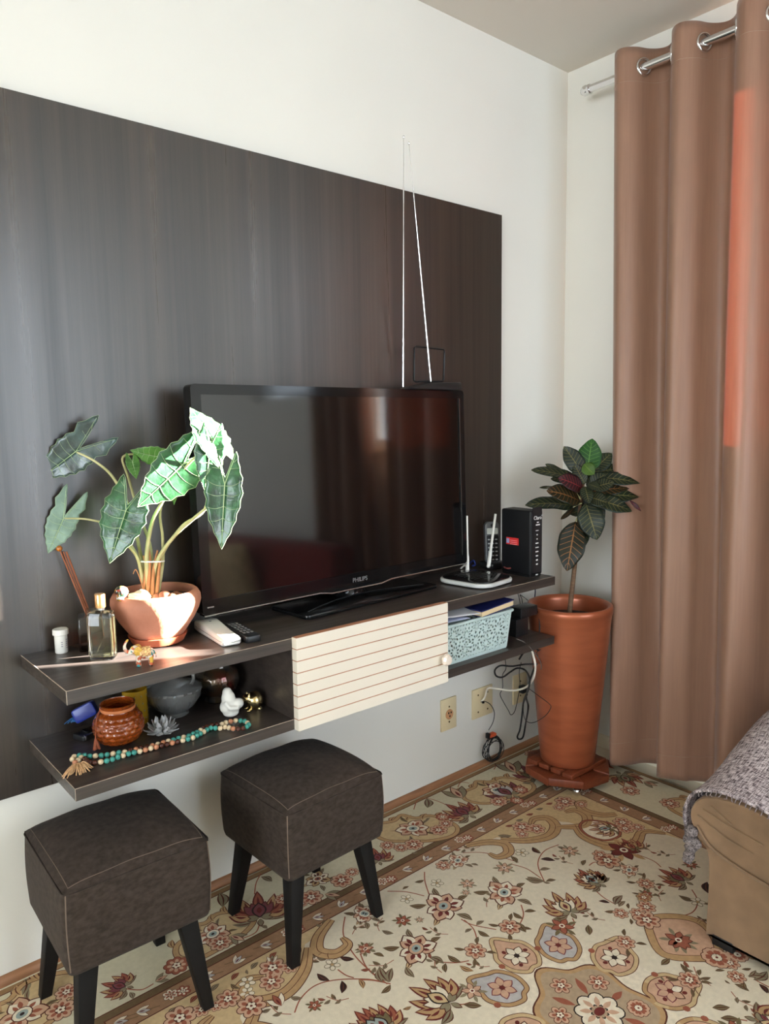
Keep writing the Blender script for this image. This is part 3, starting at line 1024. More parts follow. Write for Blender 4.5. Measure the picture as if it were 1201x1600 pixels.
# terracotta pot with alocasia
TERRA = mat('terracotta', rgb(176, 112, 86), rough=0.62, var=0.16, scale=9, bump=0.2, bscale=140, col2=rgb(196, 136, 110))
TERRA2 = mat('terracotta_saucer', rgb(176, 92, 62), rough=0.6, var=0.1, scale=12)
SOIL = mat('potting_soil', rgb(52, 38, 28), rough=1.0, var=0.5, scale=120, bump=1.0, bscale=160)
pc = Vector((-1.712, -0.128, ZT))
pl = thing('potted_alocasia', pc, 'arrow-leaved alocasia with pale veins in a round terracotta pot', 'plant')
MB().lathe([(0.0, 0.0), (.050, .0), (.058, .004), (.064, .016), (.066, .021), (.061, .021), (.056, .009), (0, .008)], pc, 40).build('saucer', TERRA2, pl, smooth=35)
prof = [(0.0, .009), (.046, .009), (.054, .013), (.066, .030), (.083, .055), (.095, .078), (.1005, .096), (.0995, .108), (.094, .118), (.088, .122), (.083, .121), (.082, .112), (.088, .098), (.084, .095)]
MB().lathe(prof, pc, 56, cap=False).build('pot', TERRA, pl, smooth=60)
mb = MB()
mb.lathe([(.0875, .100), (.06, .104), (.03, .102), (.0, .105)], pc, 32, cap=False, fn=lambda r, z, a: r * (1 + .01 * math.sin(7 * a)))
mb.build('soil', SOIL, pl, smooth=60)

LEAFD = mat('alocasia_leaf', rgb(30, 62, 40), rough=0.28, var=0.35, scale=36, col2=rgb(46, 92, 54), bump=0.5, bscale=110, spec=0.6, coat=0.2)
LEAFB = mat('alocasia_leaf_bluish', rgb(30, 48, 46), rough=0.3, var=0.3, scale=36, col2=rgb(54, 76, 72), bump=0.5, bscale=110, spec=0.7, coat=0.3)
LEAFP = mat('alocasia_leaf_pale', rgb(112, 138, 122), rough=0.4, var=0.14, scale=36, col2=rgb(128, 152, 136), bump=0.4, bscale=110)
LEAFU = mat('alocasia_leaf_light', rgb(62, 110, 44), rough=0.4, var=0.25, scale=30, col2=rgb(82, 130, 54), bump=0.3, bscale=110)
VEIN = mat('alocasia_vein', rgb(176, 198, 150), rough=0.5, var=0.1)
STEM = mat('alocasia_stalk', rgb(168, 166, 110), rough=0.45, var=0.15, scale=20, col2=rgb(190, 184, 136))
HUSK = mat('dry_husk', rgb(176, 120, 78), rough=0.8, var=0.25, scale=40, stretch=(8, 8, 1))

HALF = [(0.0, .10), (.05, .22), (.11, .40), (.17, .56), (.215, .62), (.25, .55), (.27, .42), (.315, .33), (.31, .20), (.37, .10), (.345, -.02), (.385, -.13), (.335, -.24),
        (.345, -.35), (.28, -.45), (.27, -.56), (.19, -.66), (.165, -.75), (.09, -.84), (.045, -.93), (.0, -1.0)]
def aloc_leaf(att, tip, lobe_dir, wid, mt, cup=0.12, droop=0.12, lob=1.0):
    """arrow-shaped leaf: att = where the stalk joins, tip = pointed end; lobe_dir = sideways direction of the blade"""
    att, tip = Vector(att), Vector(tip)
    ax = tip - att
    L_ = ax.length
    ey = -ax.normalized()
    exx = Vector(lobe_dir)
    exx = (exx - ey * exx.dot(ey)).normalized()
    nz = exx.cross(ey)
    if nz.dot(CAM - att) < 0:
        nz = -nz
    def pt(x, y, lift=0.0):
        b = abs(x) / .38
        z = cup * (b * b) * .38 - droop * max(0.0, -y) ** 2.2 * .9 - droop * .5 * max(0, y) ** 2
        z += .018 * math.sin(11 * y + 1.5 * abs(x)) * b
        return att + exx * (x * wid * L_) + ey * (y * L_) + nz * ((z + lift) * L_)
    # radial strips: interior lines between spine and outline
    outl = [(x * (1 + (lob - 1) * .5 * (y > .3)), .1 + (y - .1) * lob if y > .1 else y) for x, y in HALF]
    mb = MB()
    for sgn in (1, -1):
        def inner(i, t):
            x, y = outl[i]
            sy = max(-1.0, min(.10, y * .92 + .0)) if y < .1 else .10
            return (sgn * x * t, sy + (y - sy) * t)
        n = len(outl)
        NT = 6
        vs_ = [pt(*inner(i, k / (NT - 1))) for i in range(n) for k in range(NT)]
        fs = []
        for i in range(n - 1):
            for k in range(NT - 1):
                q = (i * NT + k, i * NT + k + 1, (i + 1) * NT + k + 1, (i + 1) * NT + k)
                fs.append(q if sgn > 0 else q[::-1])
        mb.add(vs_, fs)
    lf = mb.build('leaf', mt, pl, smooth=60, recalc=False, solid=0.0007)
    # raised veins
    vn = MB()
    def vline(p0, p1, r0, r1, bend=0.0, n=9):
        pts = []
        for k in range(n):
            t = k / (n - 1)
            x = p0[0] + (p1[0] - p0[0]) * t
            y = p0[1] + (p1[1] - p0[1]) * t - bend * math.sin(PI * t) * abs(p1[0] - p0[0])
            pts.append(pt(x, y, .004))
        vn.tube(pts, [(r0 + (r1 - r0) * k / (n - 1)) * L_ for k in range(n)], 5, flat=.6)
    vline((0, .02), (0, -.97), .0165, .005)
    for sgn in (1, -1):
        vline((0, .0), (sgn * .205 * (1 + (lob - 1) * .5), .1 + .47 * lob), .013, .005)
        for y0, x1, y1 in ((-.02, .35, .06), (-.16, .36, -.13), (-.34, .32, -.36), (-.52, .25, -.57), (-.70, .14, -.76)):
            vline((0, y0), (sgn * x1, y1), .0085, .0035, .10)
        vline((sgn * .10, .1 + .18 * lob), (sgn * .285, .1 + .2 * lob), .007, .003)
        vline((sgn * .155, .1 + .31 * lob), (sgn * .245, .1 + .4 * lob), .006, .003)
        pts = [pt(sgn * x, y, .002) for x, y in outl]
        vn.tube(pts, .0035 * L_, 4)
    tag(vn.build('veins', VEIN, lf, smooth=60), 'pale raised veins')
    return lf
dp = depth_of(pc + Vector((0, 0, .2)))
rightw = RT.copy()
# (attachment px, tip px, depth offset at attachment, depth offset at tip, sideways direction in px, width, material)
LV = [
    ((119, 705), (64, 747), -.05, -.06, (34, 52, .02), 1.18, LEAFB, .16, .06, 1.6),
    ((99, 811), (75, 865), -.045, -.05, (42, 32, .03), 1.0, LEAFP, .10, .06, 1.55),
    ((197, 797), (170, 880), -.075, -.09, (60, 14, .0), 1.12, LEAFD, .10, .05, 1.0),
    ((286, 725), (216, 793), -.065, -.09, (40, 48, .06), 1.12, LEAFD, .10, .05, 1.0),
    ((249, 714), (203, 706), .02, -.005, (5, 40, .03), 1.0, LEAFU, .06, .20, 1.0),
    ((333, 690), (299, 634), -.085, -.08, (34, 10, .03), 1.15, LEAFD, .12, .10, 1.0),
    ((328, 700), (320, 766), -.09, -.095, (36, 8, .02), .95, LEAFD, .12, .05, 1.0),
    ((351, 757), (345, 858), -.09, -.10, (36, 4, -.004), .80, LEAFD, .14, .05, .8),
    ((207, 722), (213, 748), .0, -.01, (16, -2, .01), 1.0, LEAFU, .06, .05, 1.0),
    ((273, 762), (271, 789), -.03, -.035, (10, 2, -.01), .9, LEAFU, .06, .05, 1.0),
]
for a, t, da, dt, sv, wd, mt_, cu_, dr, lob_ in LV:
    A_ = D(a[0], a[1], dp + da)
    B_ = D(t[0], t[1], dp + dt)
    sd_ = RT * (sv[0] * dp / FPX) - UP * (sv[1] * dp / FPX) + FW * sv[2]
    aloc_leaf(A_, B_, sd_, wd, mt_, cu_, dr, lob_)
def stalk(pxs, r0, r1, mt=STEM, name='stalk'):
    pts = catmull([D(x, y, dp + d_) for x, y, d_ in pxs], 6)
    n = len(pts)
    return MB().tube(pts, [r0 + (r1 - r0) * k / (n - 1) for k in range(n)], 8).build(name, mt, pl, smooth=60)
stalk([(228, 932, .0), (222, 880, 0), (204, 800, -.02), (178, 748, -.035), (150, 722, -.045), (119, 706, -.048)], .0052, .0022)
stalk([(230, 930, -.01), (215, 870, -.02), (180, 826, -.035), (140, 812, -.045), (100, 810, -.043)], .0042, .0018)
stalk([(226, 930, -.01), (216, 875, -.03), (200, 850, -.05), (192, 820, -.065), (197, 797, -.073)], .0046, .0022)
stalk([(233, 930, -.015), (229, 870, -.03), (238, 815, -.05), (256, 780, -.055), (285, 727, -.058)], .0058, .0028)
stalk([(236, 930, .0), (236, 860, .01), (216, 800, .01), (200, 745, .01), (192, 714, .012), (222, 710, .02), (249, 714, .02)], .0044, .0018)
stalk([(246, 932, .01), (254, 880, 0), (254, 840, -.01), (252, 790, -.03), (290, 730, -.06), (332, 692, -.083)], .0044, .0022)
stalk([(238, 932, -.01), (244, 880, -.02), (272, 838, -.035), (305, 808, -.065), (332, 785, -.08), (350, 758, -.088)], .0052, .0024)
stalk([(242, 932, .0), (252, 870, -.01), (285, 822, -.03), (320, 795, -.065), (331, 730, -.085), (328, 702, -.088)], .0046, .0020)
for q in (((222, 930, -.02), (228, 890, -.02), (224, 868, -.02)), ((238, 930, -.022), (240, 890, -.02), (246, 860, -.02)), ((230, 932, -.024), (234, 880, -.024), (231, 852, -.022)),
          ((245, 930, -.02), (248, 895, -.02), (250, 870, -.018)), ((226, 930, -.02), (219, 905, -.03), (212, 890, -.03), (208, 897, -.032))):
    stalk(q, .0050 if q[0][0] != 226 else .0016, .0022 if q[0][0] != 226 else .0008, HUSK, 'dry_sheath')
tc_ = D(237, 877, dp - .012)
MB().tube([tc_ + RT * (.027 * math.cos(a)) + FW * (.020 * math.sin(a)) for a in [2 * PI * k / 24 for k in range(24)]], .0019, 6, closed=True).build('plant_tie', WHITEP, pl, smooth=60)

# things lying in the pot
BALLM = mat('clay_ball', rgb(150, 96, 72), rough=0.85, var=0.2, scale=50, bump=0.4, bscale=200)
for k, (x, y, r) in enumerate(((257, 924, .0150), (246, 933, .0120), (268, 931, .0115), (280, 925, .0095), (238, 926, .010), (274, 918, .010))):
    p_ = D(x, y, dp - .028 + .006 * k * (1 if k > 2 else 0))
    p_.z = ZT + .1035 + r * .75
    mb = MB().ball((0, 0, 0), (r, r * .95, r * .88), 14, 10)
    mb.v = [Vector(v) + p_ for v in mb.v]
    tag(mb.build('clay_ball', BALLM, org=p_ - Vector((0, 0, r)), smooth=70), ('large brown clay ball beside the stalks in the terracotta pot', 'reddish clay ball next to the white stone in the pot',
        'smooth brown clay ball near the front rim of the pot', 'small clay ball at the right rim of the pot', 'clay ball half hidden by the alocasia stalks', 'clay ball at the back right of the terracotta pot')[k], 'clay ball', 'clay balls in the terracotta pot')
p_ = D(217, 931, dp - .055)
p_.z = ZT + .121
mb = MB().ball((0, 0, 0), 1.0, 20, 12)
mb.v = [Vector(v) for v in mb.v]
mb.v = [p_ + RT * (v.x * .026) + FW * (v.y * .014) + Vector((0, 0, 1)) * (v.z * .014) * (1 + .25 * math.sin(3 * v.x + 2 * v.y)) for v in mb.v]
tag(mb.build('white_stone', mat('pale_stone', rgb(226, 214, 190), rough=0.7, var=0.12, scale=40, bump=0.4, bscale=90), org=p_, smooth=60), 'pale cream stone lying in the terracotta pot', 'stone')

# painted skull on the pot rim
sk = D(190, 930, dp - .062)
sk.z = ZT + .113
o = thing('painted_skull', sk, 'tiny painted sugar skull perched on the rim of the terracotta pot', 'figurine')
mb = MB().ball(sk + Vector((0, 0, .021)), (.0145, .0165, .0135), 18, 12).ball(sk + Vector((0, 0, .008)) - FW * .003, (.0115, .012, .0085), 14, 10)
def skullmat():
    m, nt, b = nodes_of('skull_paint')
    N, L = nt.nodes, nt.links
    tc = N.new('ShaderNodeTexCoord')
    vo = N.new('ShaderNodeTexVoronoi')
    vo.inputs['Scale'].default_value = 190
    L.new(tc.outputs['Object'], vo.inputs['Vector'])
    rp = N.new('ShaderNodeValToRGB')
    rp.color_ramp.interpolation = 'CONSTANT'
    cs = [rgb(220, 206, 180), rgb(190, 70, 50), rgb(40, 110, 70), rgb(220, 160, 60), rgb(210, 120, 110), rgb(40, 60, 50)]
    e = rp.color_ramp.elements
    e[0].color = (*cs[0], 1)
    e[1].position = 0.2
    e[1].color = (*cs[1], 1)
    for i, c_ in enumerate(cs[2:]):
        q = e.new(0.38 + .15 * i)
        q.color = (*c_, 1)
    sp = N.new('ShaderNodeSeparateColor')
    L.new(vo.outputs['Color'], sp.inputs[0])
    L.new(sp.outputs[0], rp.inputs[0])
    L.new(rp.outputs[0], b.inputs['Base Color'])
    setin(b, Roughness=0.35)
    return m
SKM = skullmat()
hd = mb.build('head', SKM, o, smooth=60, remesh=0.0016)
DARK = mat('dark_hollow', (0.01, 0.008, 0.008), rough=0.8)
for sx in (-1, 1):
    MB().ball(sk + Vector((0, 0, .021)) - FW * .0135 + RT * (.0052 * sx - .001), (.0036, .0036, .0042), 10, 8).build('eye_socket', DARK, o, smooth=60)
MB().ball(sk + Vector((0, 0, .0145)) - FW * .0155, (.0016, .0016, .0022), 8, 6).build('nose_hole', DARK, o, smooth=60)
for k in range(6):
    MB().ball(sk + Vector((0, 0, .0075)) - FW * (.0145 - .0007 * abs(k - 2.5)) + RT * (k - 2.5) * .0026, (.0013, .0013, .0024), 8, 6).build('tooth', WHITEP, o, smooth=60)

# elephant figurine
ec = Vector((-1.807, -0.271, ZT))
el = thing('elephant_figurine', ec, 'little jewelled ceramic elephant with raised trunk at the shelf edge', 'figurine')
hdir = -(RT.copy())
hdir.z = 0
hdir.normalize()
hdir = (hdir * .93 + Vector((-.3, -.25, 0))).normalized()
sdv = Vector((-hdir.y, hdir.x, 0))
def E_(f, s, z):
    return ec + hdir * f + sdv * s + Vector((0, 0, z))
Me = Matrix((hdir, sdv, Vector((0, 0, 1)))).transposed()
mb = MB()
mb.ball(E_(-.004, 0, .026), (.0195, .0125, .0125), 18, 12, mtx=Me)
mb.ball(E_(.016, 0, .034), (.0105, .0095, .0105), 16, 10, mtx=Me)
for f, s in ((.010, .007), (.010, -.007), (-.015, .007), (-.015, -.007)):
    mb.tube([E_(f, s, .0005), E_(f, s, .010), E_(f, s, .022)], [.0052, .0046, .0058], 10)
tr_ = catmull([E_(.023, 0, .032), E_(.030, 0, .031), E_(.035, 0, .038), E_(.035, 0, .048), E_(.030, 0, .056), E_(.027, 0, .058)], 5)
mb.tube(tr_, [.0052 - .0032 * k / (len(tr_) - 1) for k in range(len(tr_))], 8)
mb.tube([E_(-.022, 0, .028), E_(-.026, 0, .020), E_(-.025, 0, .013)], .0014, 6)
def elemat():
    m, nt, b = nodes_of('jewelled_enamel')
    N, L = nt.nodes, nt.links
    tc = N.new('ShaderNodeTexCoord')
    vo = N.new('ShaderNodeTexVoronoi')
    vo.inputs['Scale'].default_value = 150
    L.new(tc.outputs['Object'], vo.inputs['Vector'])
    sp = N.new('ShaderNodeSeparateColor')
    L.new(vo.outputs['Color'], sp.inputs[0])
    rp = N.new('ShaderNodeValToRGB')
    rp.color_ramp.interpolation = 'CONSTANT'
    e = rp.color_ramp.elements
    e[0].color = (*rgb(226, 212, 190), 1)
    e[1].position = .56
    e[1].color = (*rgb(190, 92, 60), 1)
    for p__, c_ in ((.72, rgb(216, 170, 70)), (.84, rgb(58, 140, 140)), (.92, rgb(206, 150, 120))):
        q = e.new(p__)
        q.color = (*c_, 1)
    L.new(sp.outputs[0], rp.inputs[0])
    L.new(rp.outputs[0], b.inputs['Base Color'])
    setin(b, Roughness=0.2, Coat_Weight=0.4)
    return m
ELM = elemat()
mb.build('body', ELM, el, smooth=60, remesh=0.0013)
for s in (-1, 1):
    mb = MB().ball(E_(.010, s * .0105, .034), (.0085, .0018, .0095), 14, 10, mtx=Me)
    mb.build('ear', mat('elephant_ear', rgb(214, 168, 74), rough=0.25, var=0.35, scale=300), el, smooth=60)
    MB().tube([E_(.023, s * .005, .029), E_(.031, s * .006, .028), E_(.036, s * .006, .032)], [.0015, .0012, .0006], 6).build('tusk', WHITEP, el, smooth=60)
mb = MB().grid(lambda u, v: E_(-.004 + (u - .5) * .022, .0137 * math.sin((v - .5) * 3.6), .026 + .0137 * math.cos((v - .5) * 3.6) * (1 - .1 * abs(u - .5))), 8, 14)
mb.build('saddle_cloth', mat('saddle_enamel', rgb(196, 100, 74), rough=0.25, var=0.5, scale=260, col2=rgb(220, 180, 120)), el, smooth=60, recalc=False, solid=0.0008)

# old white intercom handset and black remote control
o = thing('telephone_handset', (-1.594, -0.190, ZT), 'white push-button telephone handset lying beside the terracotta pot', 'telephone', rotz=math.radians(-97))
mb = MB()
secs = [(-.092, .020, .004, .021), (-.088, .0245, .001, .025), (-.06, .0255, 0, .029), (-.02, .0245, .0, .026), (.03, .0235, .0, .021), (.078, .0235, .0, .019), (.087, .0225, .001, .018), (.091, .020, .004, .015)]
vs_, fs = [], []
for x, w, z0, z1 in secs:
    for y, z in rrect(-w, w, z0, z1, .0065, 4):
        vs_.append((x, y, z))
n = len(vs_) // len(secs)
fs = [tuple(range(n)), tuple((len(secs) - 1) * n + k for k in range(n - 1, -1, -1))]
for i in range(len(secs) - 1):
    for k in range(n):
        q = (k + 1) % n
        fs.append((i * n + k, (i + 1) * n + k, (i + 1) * n + q, i * n + q))
mb.add(vs_, fs)
mb.build('shell', WHITEP, o, smooth=40)
MB().tube([(x, y * 1.012, .0125) for x, y in rrect(-.0915, .0905, -.0248, .0248, .012, 5)], .0006, 4, closed=True).build('parting_line', mat('parting_grey', rgb(150, 146, 138), rough=0.6), o)
MB().lathe([(.0032, 0), (.0032, .0006)], (-.045, .0, .0278), 12).build('button', GREYP, o)
MB().box(.055, .058, -.016, .016, .0190, .0206).build('slot', GREYP, o)
MB().box(.066, .0675, -.010, .012, .0185, .0201).build('slot', GREYP, o)
o2 = thing('remote_control', (-1.545, -0.215, ZT), 'slim black remote control lying beside the white telephone handset', 'remote', rotz=math.radians(-97))
rbox = MB().prism(rrect(-.075, .075, -.019, .019, .007), 0, .016)
rbox.build('case', BLACKP, o2, bevel=0.003)
for i in range(6):
    for j in range(3):
        MB().box(-.055 + i * .018, -.046 + i * .018, -.012 + j * .0095, -.007 + j * .0095, .0155, .0172).build('key', GREYP, o2)

# router
rc = Vector((-0.715, -0.203, ZT))
ro = thing('wifi_router', rc, 'flat white router with glossy black top and two white antennas', 'router')
def hull(cx, cy, w, d, r, rot):
    return [(cx + x * math.cos(rot) - y * math.sin(rot), cy + x * math.sin(rot) + y * math.cos(rot)) for x, y in rrect(-w / 2, w / 2, -d / 2, d / 2, r, 8)]
MB().prism(hull(rc.x, rc.y, .178, .192, .05, .12), ZT + .003, ZT + .016).build('base_shell', mat('router_white', rgb(206, 206, 202), rough=0.35), ro, bevel=0.005)
top = MB().prism(hull(rc.x, rc.y, .166, .18, .046, .12), ZT + .0155, ZT + .020).build('top_cover', TVB, ro, bevel=0.002)
for i in range(7):
    y_ = rc.y + .05 - .014 * i
    MB().tube([(rc.x - .045, y_, ZT + .0205), (rc.x, y_ + .004, ZT + .0205), (rc.x + .055, y_ + .006, ZT + .0205)], .0016, 5, flat=.4).build('vent_ridge', BLACKP, top, smooth=60)
for b_, t_ in (((730, 893), (729, 806)), ((763, 890), (774, 803))):
    A_ = P(b_[0], b_[1], 'y', -.118)
    B_ = P(t_[0], t_[1], 'y', -.118)
    A_.z = max(A_.z, ZT + .018)
    a_ = MB().tube([A_, A_.lerp(B_, .25), A_.lerp(B_, .3), B_], [.0075, .007, .0052, .0046], 10, flat=.6)
    at_ = a_.build('antenna', WHITEP, ro, smooth=50)
    MB().ball(A_, (.0075, .006, .007), 10, 8).build('hinge', WHITEP, at_, smooth=60)
# cordless phone
pcn = P(765, 884, 'y', -.075)
pcn.z = ZT
cp = thing('cordless_phone', pcn, 'grey cordless phone standing in its charging cradle behind the router', 'telephone')
MB().prism(hull(pcn.x, pcn.y - .01, .075, .07, .02, -.2), ZT, ZT + .022).build('cradle', BLACKP, cp, bevel=0.005)
Tm = frame_mtx(pcn + Vector((0, -.008, .085)), (math.cos(-.55), math.sin(-.55), 0), (0.02, .12, 1))
MB().prism(rrect(-.0255, .0255, -.07, .072, .016), -.010, .012, T=Tm).build('handset', mat('handset_grey', rgb(96, 98, 100), rough=0.35), cp, bevel=0.005)
MB().prism(rrect(-.019, .019, .030, .050, .003), .0115, .0131, T=Tm).build('display', mat('lcd_grey', rgb(196, 200, 192), rough=0.3), cp)
MB().prism(rrect(-.021, .021, -.062, .026, .006), .0112, .0126, T=Tm).build('keypad_face', BLACKP, cp)
MB().prism([(.006 * math.cos(2 * PI * k / 14), .059 + .006 * math.sin(2 * PI * k / 14)) for k in range(14)], .0115, .0128, T=Tm).build('earpiece', BLACKP, cp)
KEYM = mat('key_silver', rgb(178, 180, 180), rough=0.4)
for i in range(6):
    for j in range(3):
        MB().prism(rrect(-.017 + j * .0125, -.009 + j * .0125, -.058 + i * .0135, -.0535 + i * .0135, .0018, 2), .012, .0142, T=Tm).build('key', KEYM, cp)
for nm, pxs, col in (('blue_cable', ((738, 893, -.09), (742, 884, -.085), (740, 876, -.08), (734, 880, -.06), (728, 890, -.04)), rgb(30, 50, 130)),
                     ('white_cable', ((720, 893, -.09), (722, 886, -.085), (727, 884, -.07), (728, 890, -.05)), rgb(220, 216, 206)),
                     ('red_cable', ((800, 899, -.20), (794, 896, -.2), (788, 900, -.18), (784, 896, -.12)), rgb(110, 46, 40))):
    pts = catmull([P(x, y, 'y', yy) for x, y, yy in pxs], 6)
    pts = [Vector((q.x, q.y, max(q.z, ZT + .0205))) for q in pts]
    tag(MB().tube(pts, .0026, 7).build(nm, mat(nm, col, rough=0.5), org=pts[0], smooth=60), {'blue_cable': 'short blue network cable looping at the back of the router', 'white_cable': 'short white cable beside the left router antenna', 'red_cable': 'dark red plug lead between the router and the black modem'}[nm], 'cable')

# modem
mx0, mx1, my0, my1 = -0.549, -0.487, -0.282, -0.160
mz0 = ZT
hz = P(828, 799, 'y', my0).z - ZT
mo = thing('cable_modem', ((mx0 + mx1) / 2, (my0 + my1) / 2, ZT), 'upright black cable modem with red sticker at the right end of the cabinet', 'modem')
MB().box(mx0 + .004, mx1 - .004, my0 + .004, my1 - .004, mz0, mz0 + .006).build('foot', BLACKP, mo)
MODM = mat('modem_black', (0.007, 0.007, 0.008), rough=0.5, spec=0.25)
MB().prism(rrect(mx0, mx1, my0, my1, .008), mz0 + .005, mz0 + hz).build('case', MODM, mo, bevel=0.006, segs=3)
fx = (mx0 + mx1) / 2
WH = mat('white_print', rgb(225, 225, 225), rough=0.5)
fm = lambda z, x=0: frame_mtx((fx + x, my0 - .0004, mz0 + z), (1, 0, 0), (0, 0, 1))
MB().prism(rrect(-.024, .024, -.105, .105, .004), -.0002, .0003, T=fm(.118)).build('front_strip', mat('modem_front', (0.016, 0.016, 0.018), rough=0.3), mo)
text_mesh('logo', 'Claro', .017, fm(hz - .024, .002) @ Matrix.Translation((0, 0, .0006)), WH, mo)
for dx_, rot_ in ((.0215, -.35), (.0255, -.9)):
    MB().tube([(fx + dx_, my0 - .001, mz0 + hz - .0195), (fx + dx_ + .003 * math.cos(PI / 2 + rot_), my0 - .001, mz0 + hz - .0195 + .004)], .0007, 5).build('logo_ray', WH, mo)
for w, dz_ in ((.009, .038), (.020, .046)):
    MB().prism(rrect(-w / 2, w / 2, -.0016, .0016, .001, 2), .0003, .0009, T=fm(hz - dz_, .003)).build('indicator', WH, mo)
for k, (w, h_) in enumerate(((.014, .0025), (.006, .004), (.006, .004), (.014, .0035), (.016, .003), (.014, .0035), (.011, .004), (.009, .004), (.009, .004))):
    MB().prism(rrect(-w / 2, w / 2, -h_ / 2, h_ / 2, .001, 2), .0003, .0009, T=fm(hz - .064 - k * .0135)).build('indicator', WH, mo)
MB().prism(rrect(-.0055, .0055, -.002, .002, .001, 2), .0003, .0009, T=fm(hz - .206)).build('indicator', WH, mo)
STK = mat('red_sticker', rgb(206, 44, 44), rough=0.4, var=0.1)
sa, sb = P(791, 834, 'x', mx0), P(810, 846, 'x', mx0)
sc_, sd2 = P(791, 847, 'x', mx0), P(810, 855, 'x', mx0)
ya_, yb_ = sa.y, sb.y
za_, zb2 = (sa.z + sb.z) / 2, (sc_.z + sd2.z) / 2
stk = MB().box(mx0 - .0006, mx0 + .0002, yb_, ya_, zb2, za_).build('sticker', STK, mo)
MB().box(mx0 - .0009, mx0 - .0005, ya_ - .012, ya_ - .001, zb2 + .004, za_ - .004).build('sticker_print', mat('sticker_blue_grey', rgb(150, 160, 200), rough=0.5), stk)
for k in range(3):
    MB().box(mx0 - .0009, mx0 - .0005, yb_ + .006, ya_ - .016, za_ - .010 - k * .006, za_ - .008 - k * .006).build('sticker_line', mat('sticker_pink', rgb(236, 150, 150), rough=0.5), stk)
#==PART4==

# ------------------------------------------------------------------ things on the lower shelf, left niche
def real_glass(name, col, rough=0.03, ior=1.5, trans=1.0, bump=0.0, bscale=60.0):
    return mat(name, col, rough=rough, trans=trans, ior=ior, var=0.03, bump=bump, bscale=bscale)
CRY = mat('cut_crystal', (0.93, 0.94, 0.93), rough=0.04, trans=0.88, ior=1.5, var=0.03, spec=0.8)
# amber hobnail jar
c = Vector((-1.830, -0.170, ZL))
o = thing('amber_jar', c, 'round amber hobnail glass jar with wide dark mouth on the lower shelf', 'jar')
AMB = mat('amber_glass', rgb(168, 74, 24), rough=0.08, trans=0.55, ior=1.45, var=0.12, coat=0.5, col2=rgb(190, 92, 34))
prof = []
for k in range(61):
    t = k / 60
    a = -1.15 + t * 2.05
    prof.append((.0525 * math.cos(a), .042 + .046 * math.sin(a)))
prof = [(0.0, .0005), (.020, .0005)] + prof
def hob(r, z, a):
    if z < .006 or z > .076:
        return r
    row = int((z - .006) / .0117)
    zc = .006 + (row + .5) * .0117
    n = 17
    ph = (a / (2 * PI) * n + .5 * (row % 2)) % 1.0 - .5
    d2 = (ph * 2) ** 2 + ((z - zc) / .00585) ** 2
    return r + .0026 * max(0, 1 - d2)
mb = MB().lathe(prof + [(.0355, .080), (.0365, .088), (.0375, .092), (.0350, .093), (.0335, .086), (.034, .078), (.045, .05), (.040, .015), (0, .010)], c, 132, cap=False, fn=hob)
mb.build('jar_glass', AMB, o, smooth=70)
MB().lathe([(.0358, .0785), (.0372, .080), (.0372, .084), (.0358, .0855)], c, 40, cap=False).build('paper_collar', mat('kraft_band', rgb(186, 112, 66), rough=0.7), o, smooth=60)
MB().lathe([(.0, .011), (.038, .014), (.043, .035), (0, .037)], c, 32, cap=False).build('wax', mat('brown_wax', rgb(120, 60, 34), rough=0.5), o, smooth=60)
tp = [c + Vector(v) for v in ((-.038, .004, .082), (-.048, -.004, .066), (-.052, -.010, .045), (-.056, -.014, .030))]
cdm = mat('brown_cord', rgb(140, 74, 48), rough=0.8, var=0.3, scale=150)
tg = MB().tube(catmull(tp, 6), .0013, 6).build('cord', cdm, o, smooth=60)
for k in range(7):
    e_ = tp[-1] + Vector((-.006 + .0022 * k, random.uniform(-.004, .003), -.022 - .003 * random.random()))
    MB().tube([tp[-1], tp[-1].lerp(e_, .5) + Vector((0, -.002, 0)), e_], [.0022, .0026, .0014], 6).build('cord_end', cdm, tg, smooth=60)
# yellow glass votive
c = Vector((-1.758, -0.085, ZL))
o = thing('yellow_glass', c, 'straight yellow glass candle holder behind the amber jar', 'candle holder')
MB().lathe([(0, 0), (.026, 0), (.0285, .003), (.0285, .082), (.0272, .083), (.0258, .080), (.0258, .006), (0, .005)], c, 40).build('glass', mat('yellow_glass', rgb(206, 158, 42), rough=0.12, trans=0.5, var=0.1), o, smooth=40)
MB().lathe([(0, .006), (.0255, .006), (.0255, .055), (0, .056)], c, 32).build('wax', mat('yellow_wax', rgb(196, 160, 70), rough=0.5), o, smooth=40)
for k in range(14):
    a = -2.6 + .13 * k
    z = .016 + .018 * ((k * 7) % 4)
    MB().ball(c + Vector((.0288 * math.cos(a), .0288 * math.sin(a), z)), (.0016, .0016, .0026), 6, 5).build('painted_dot', mat('olive_dot', rgb(120, 104, 40), rough=0.5), o)
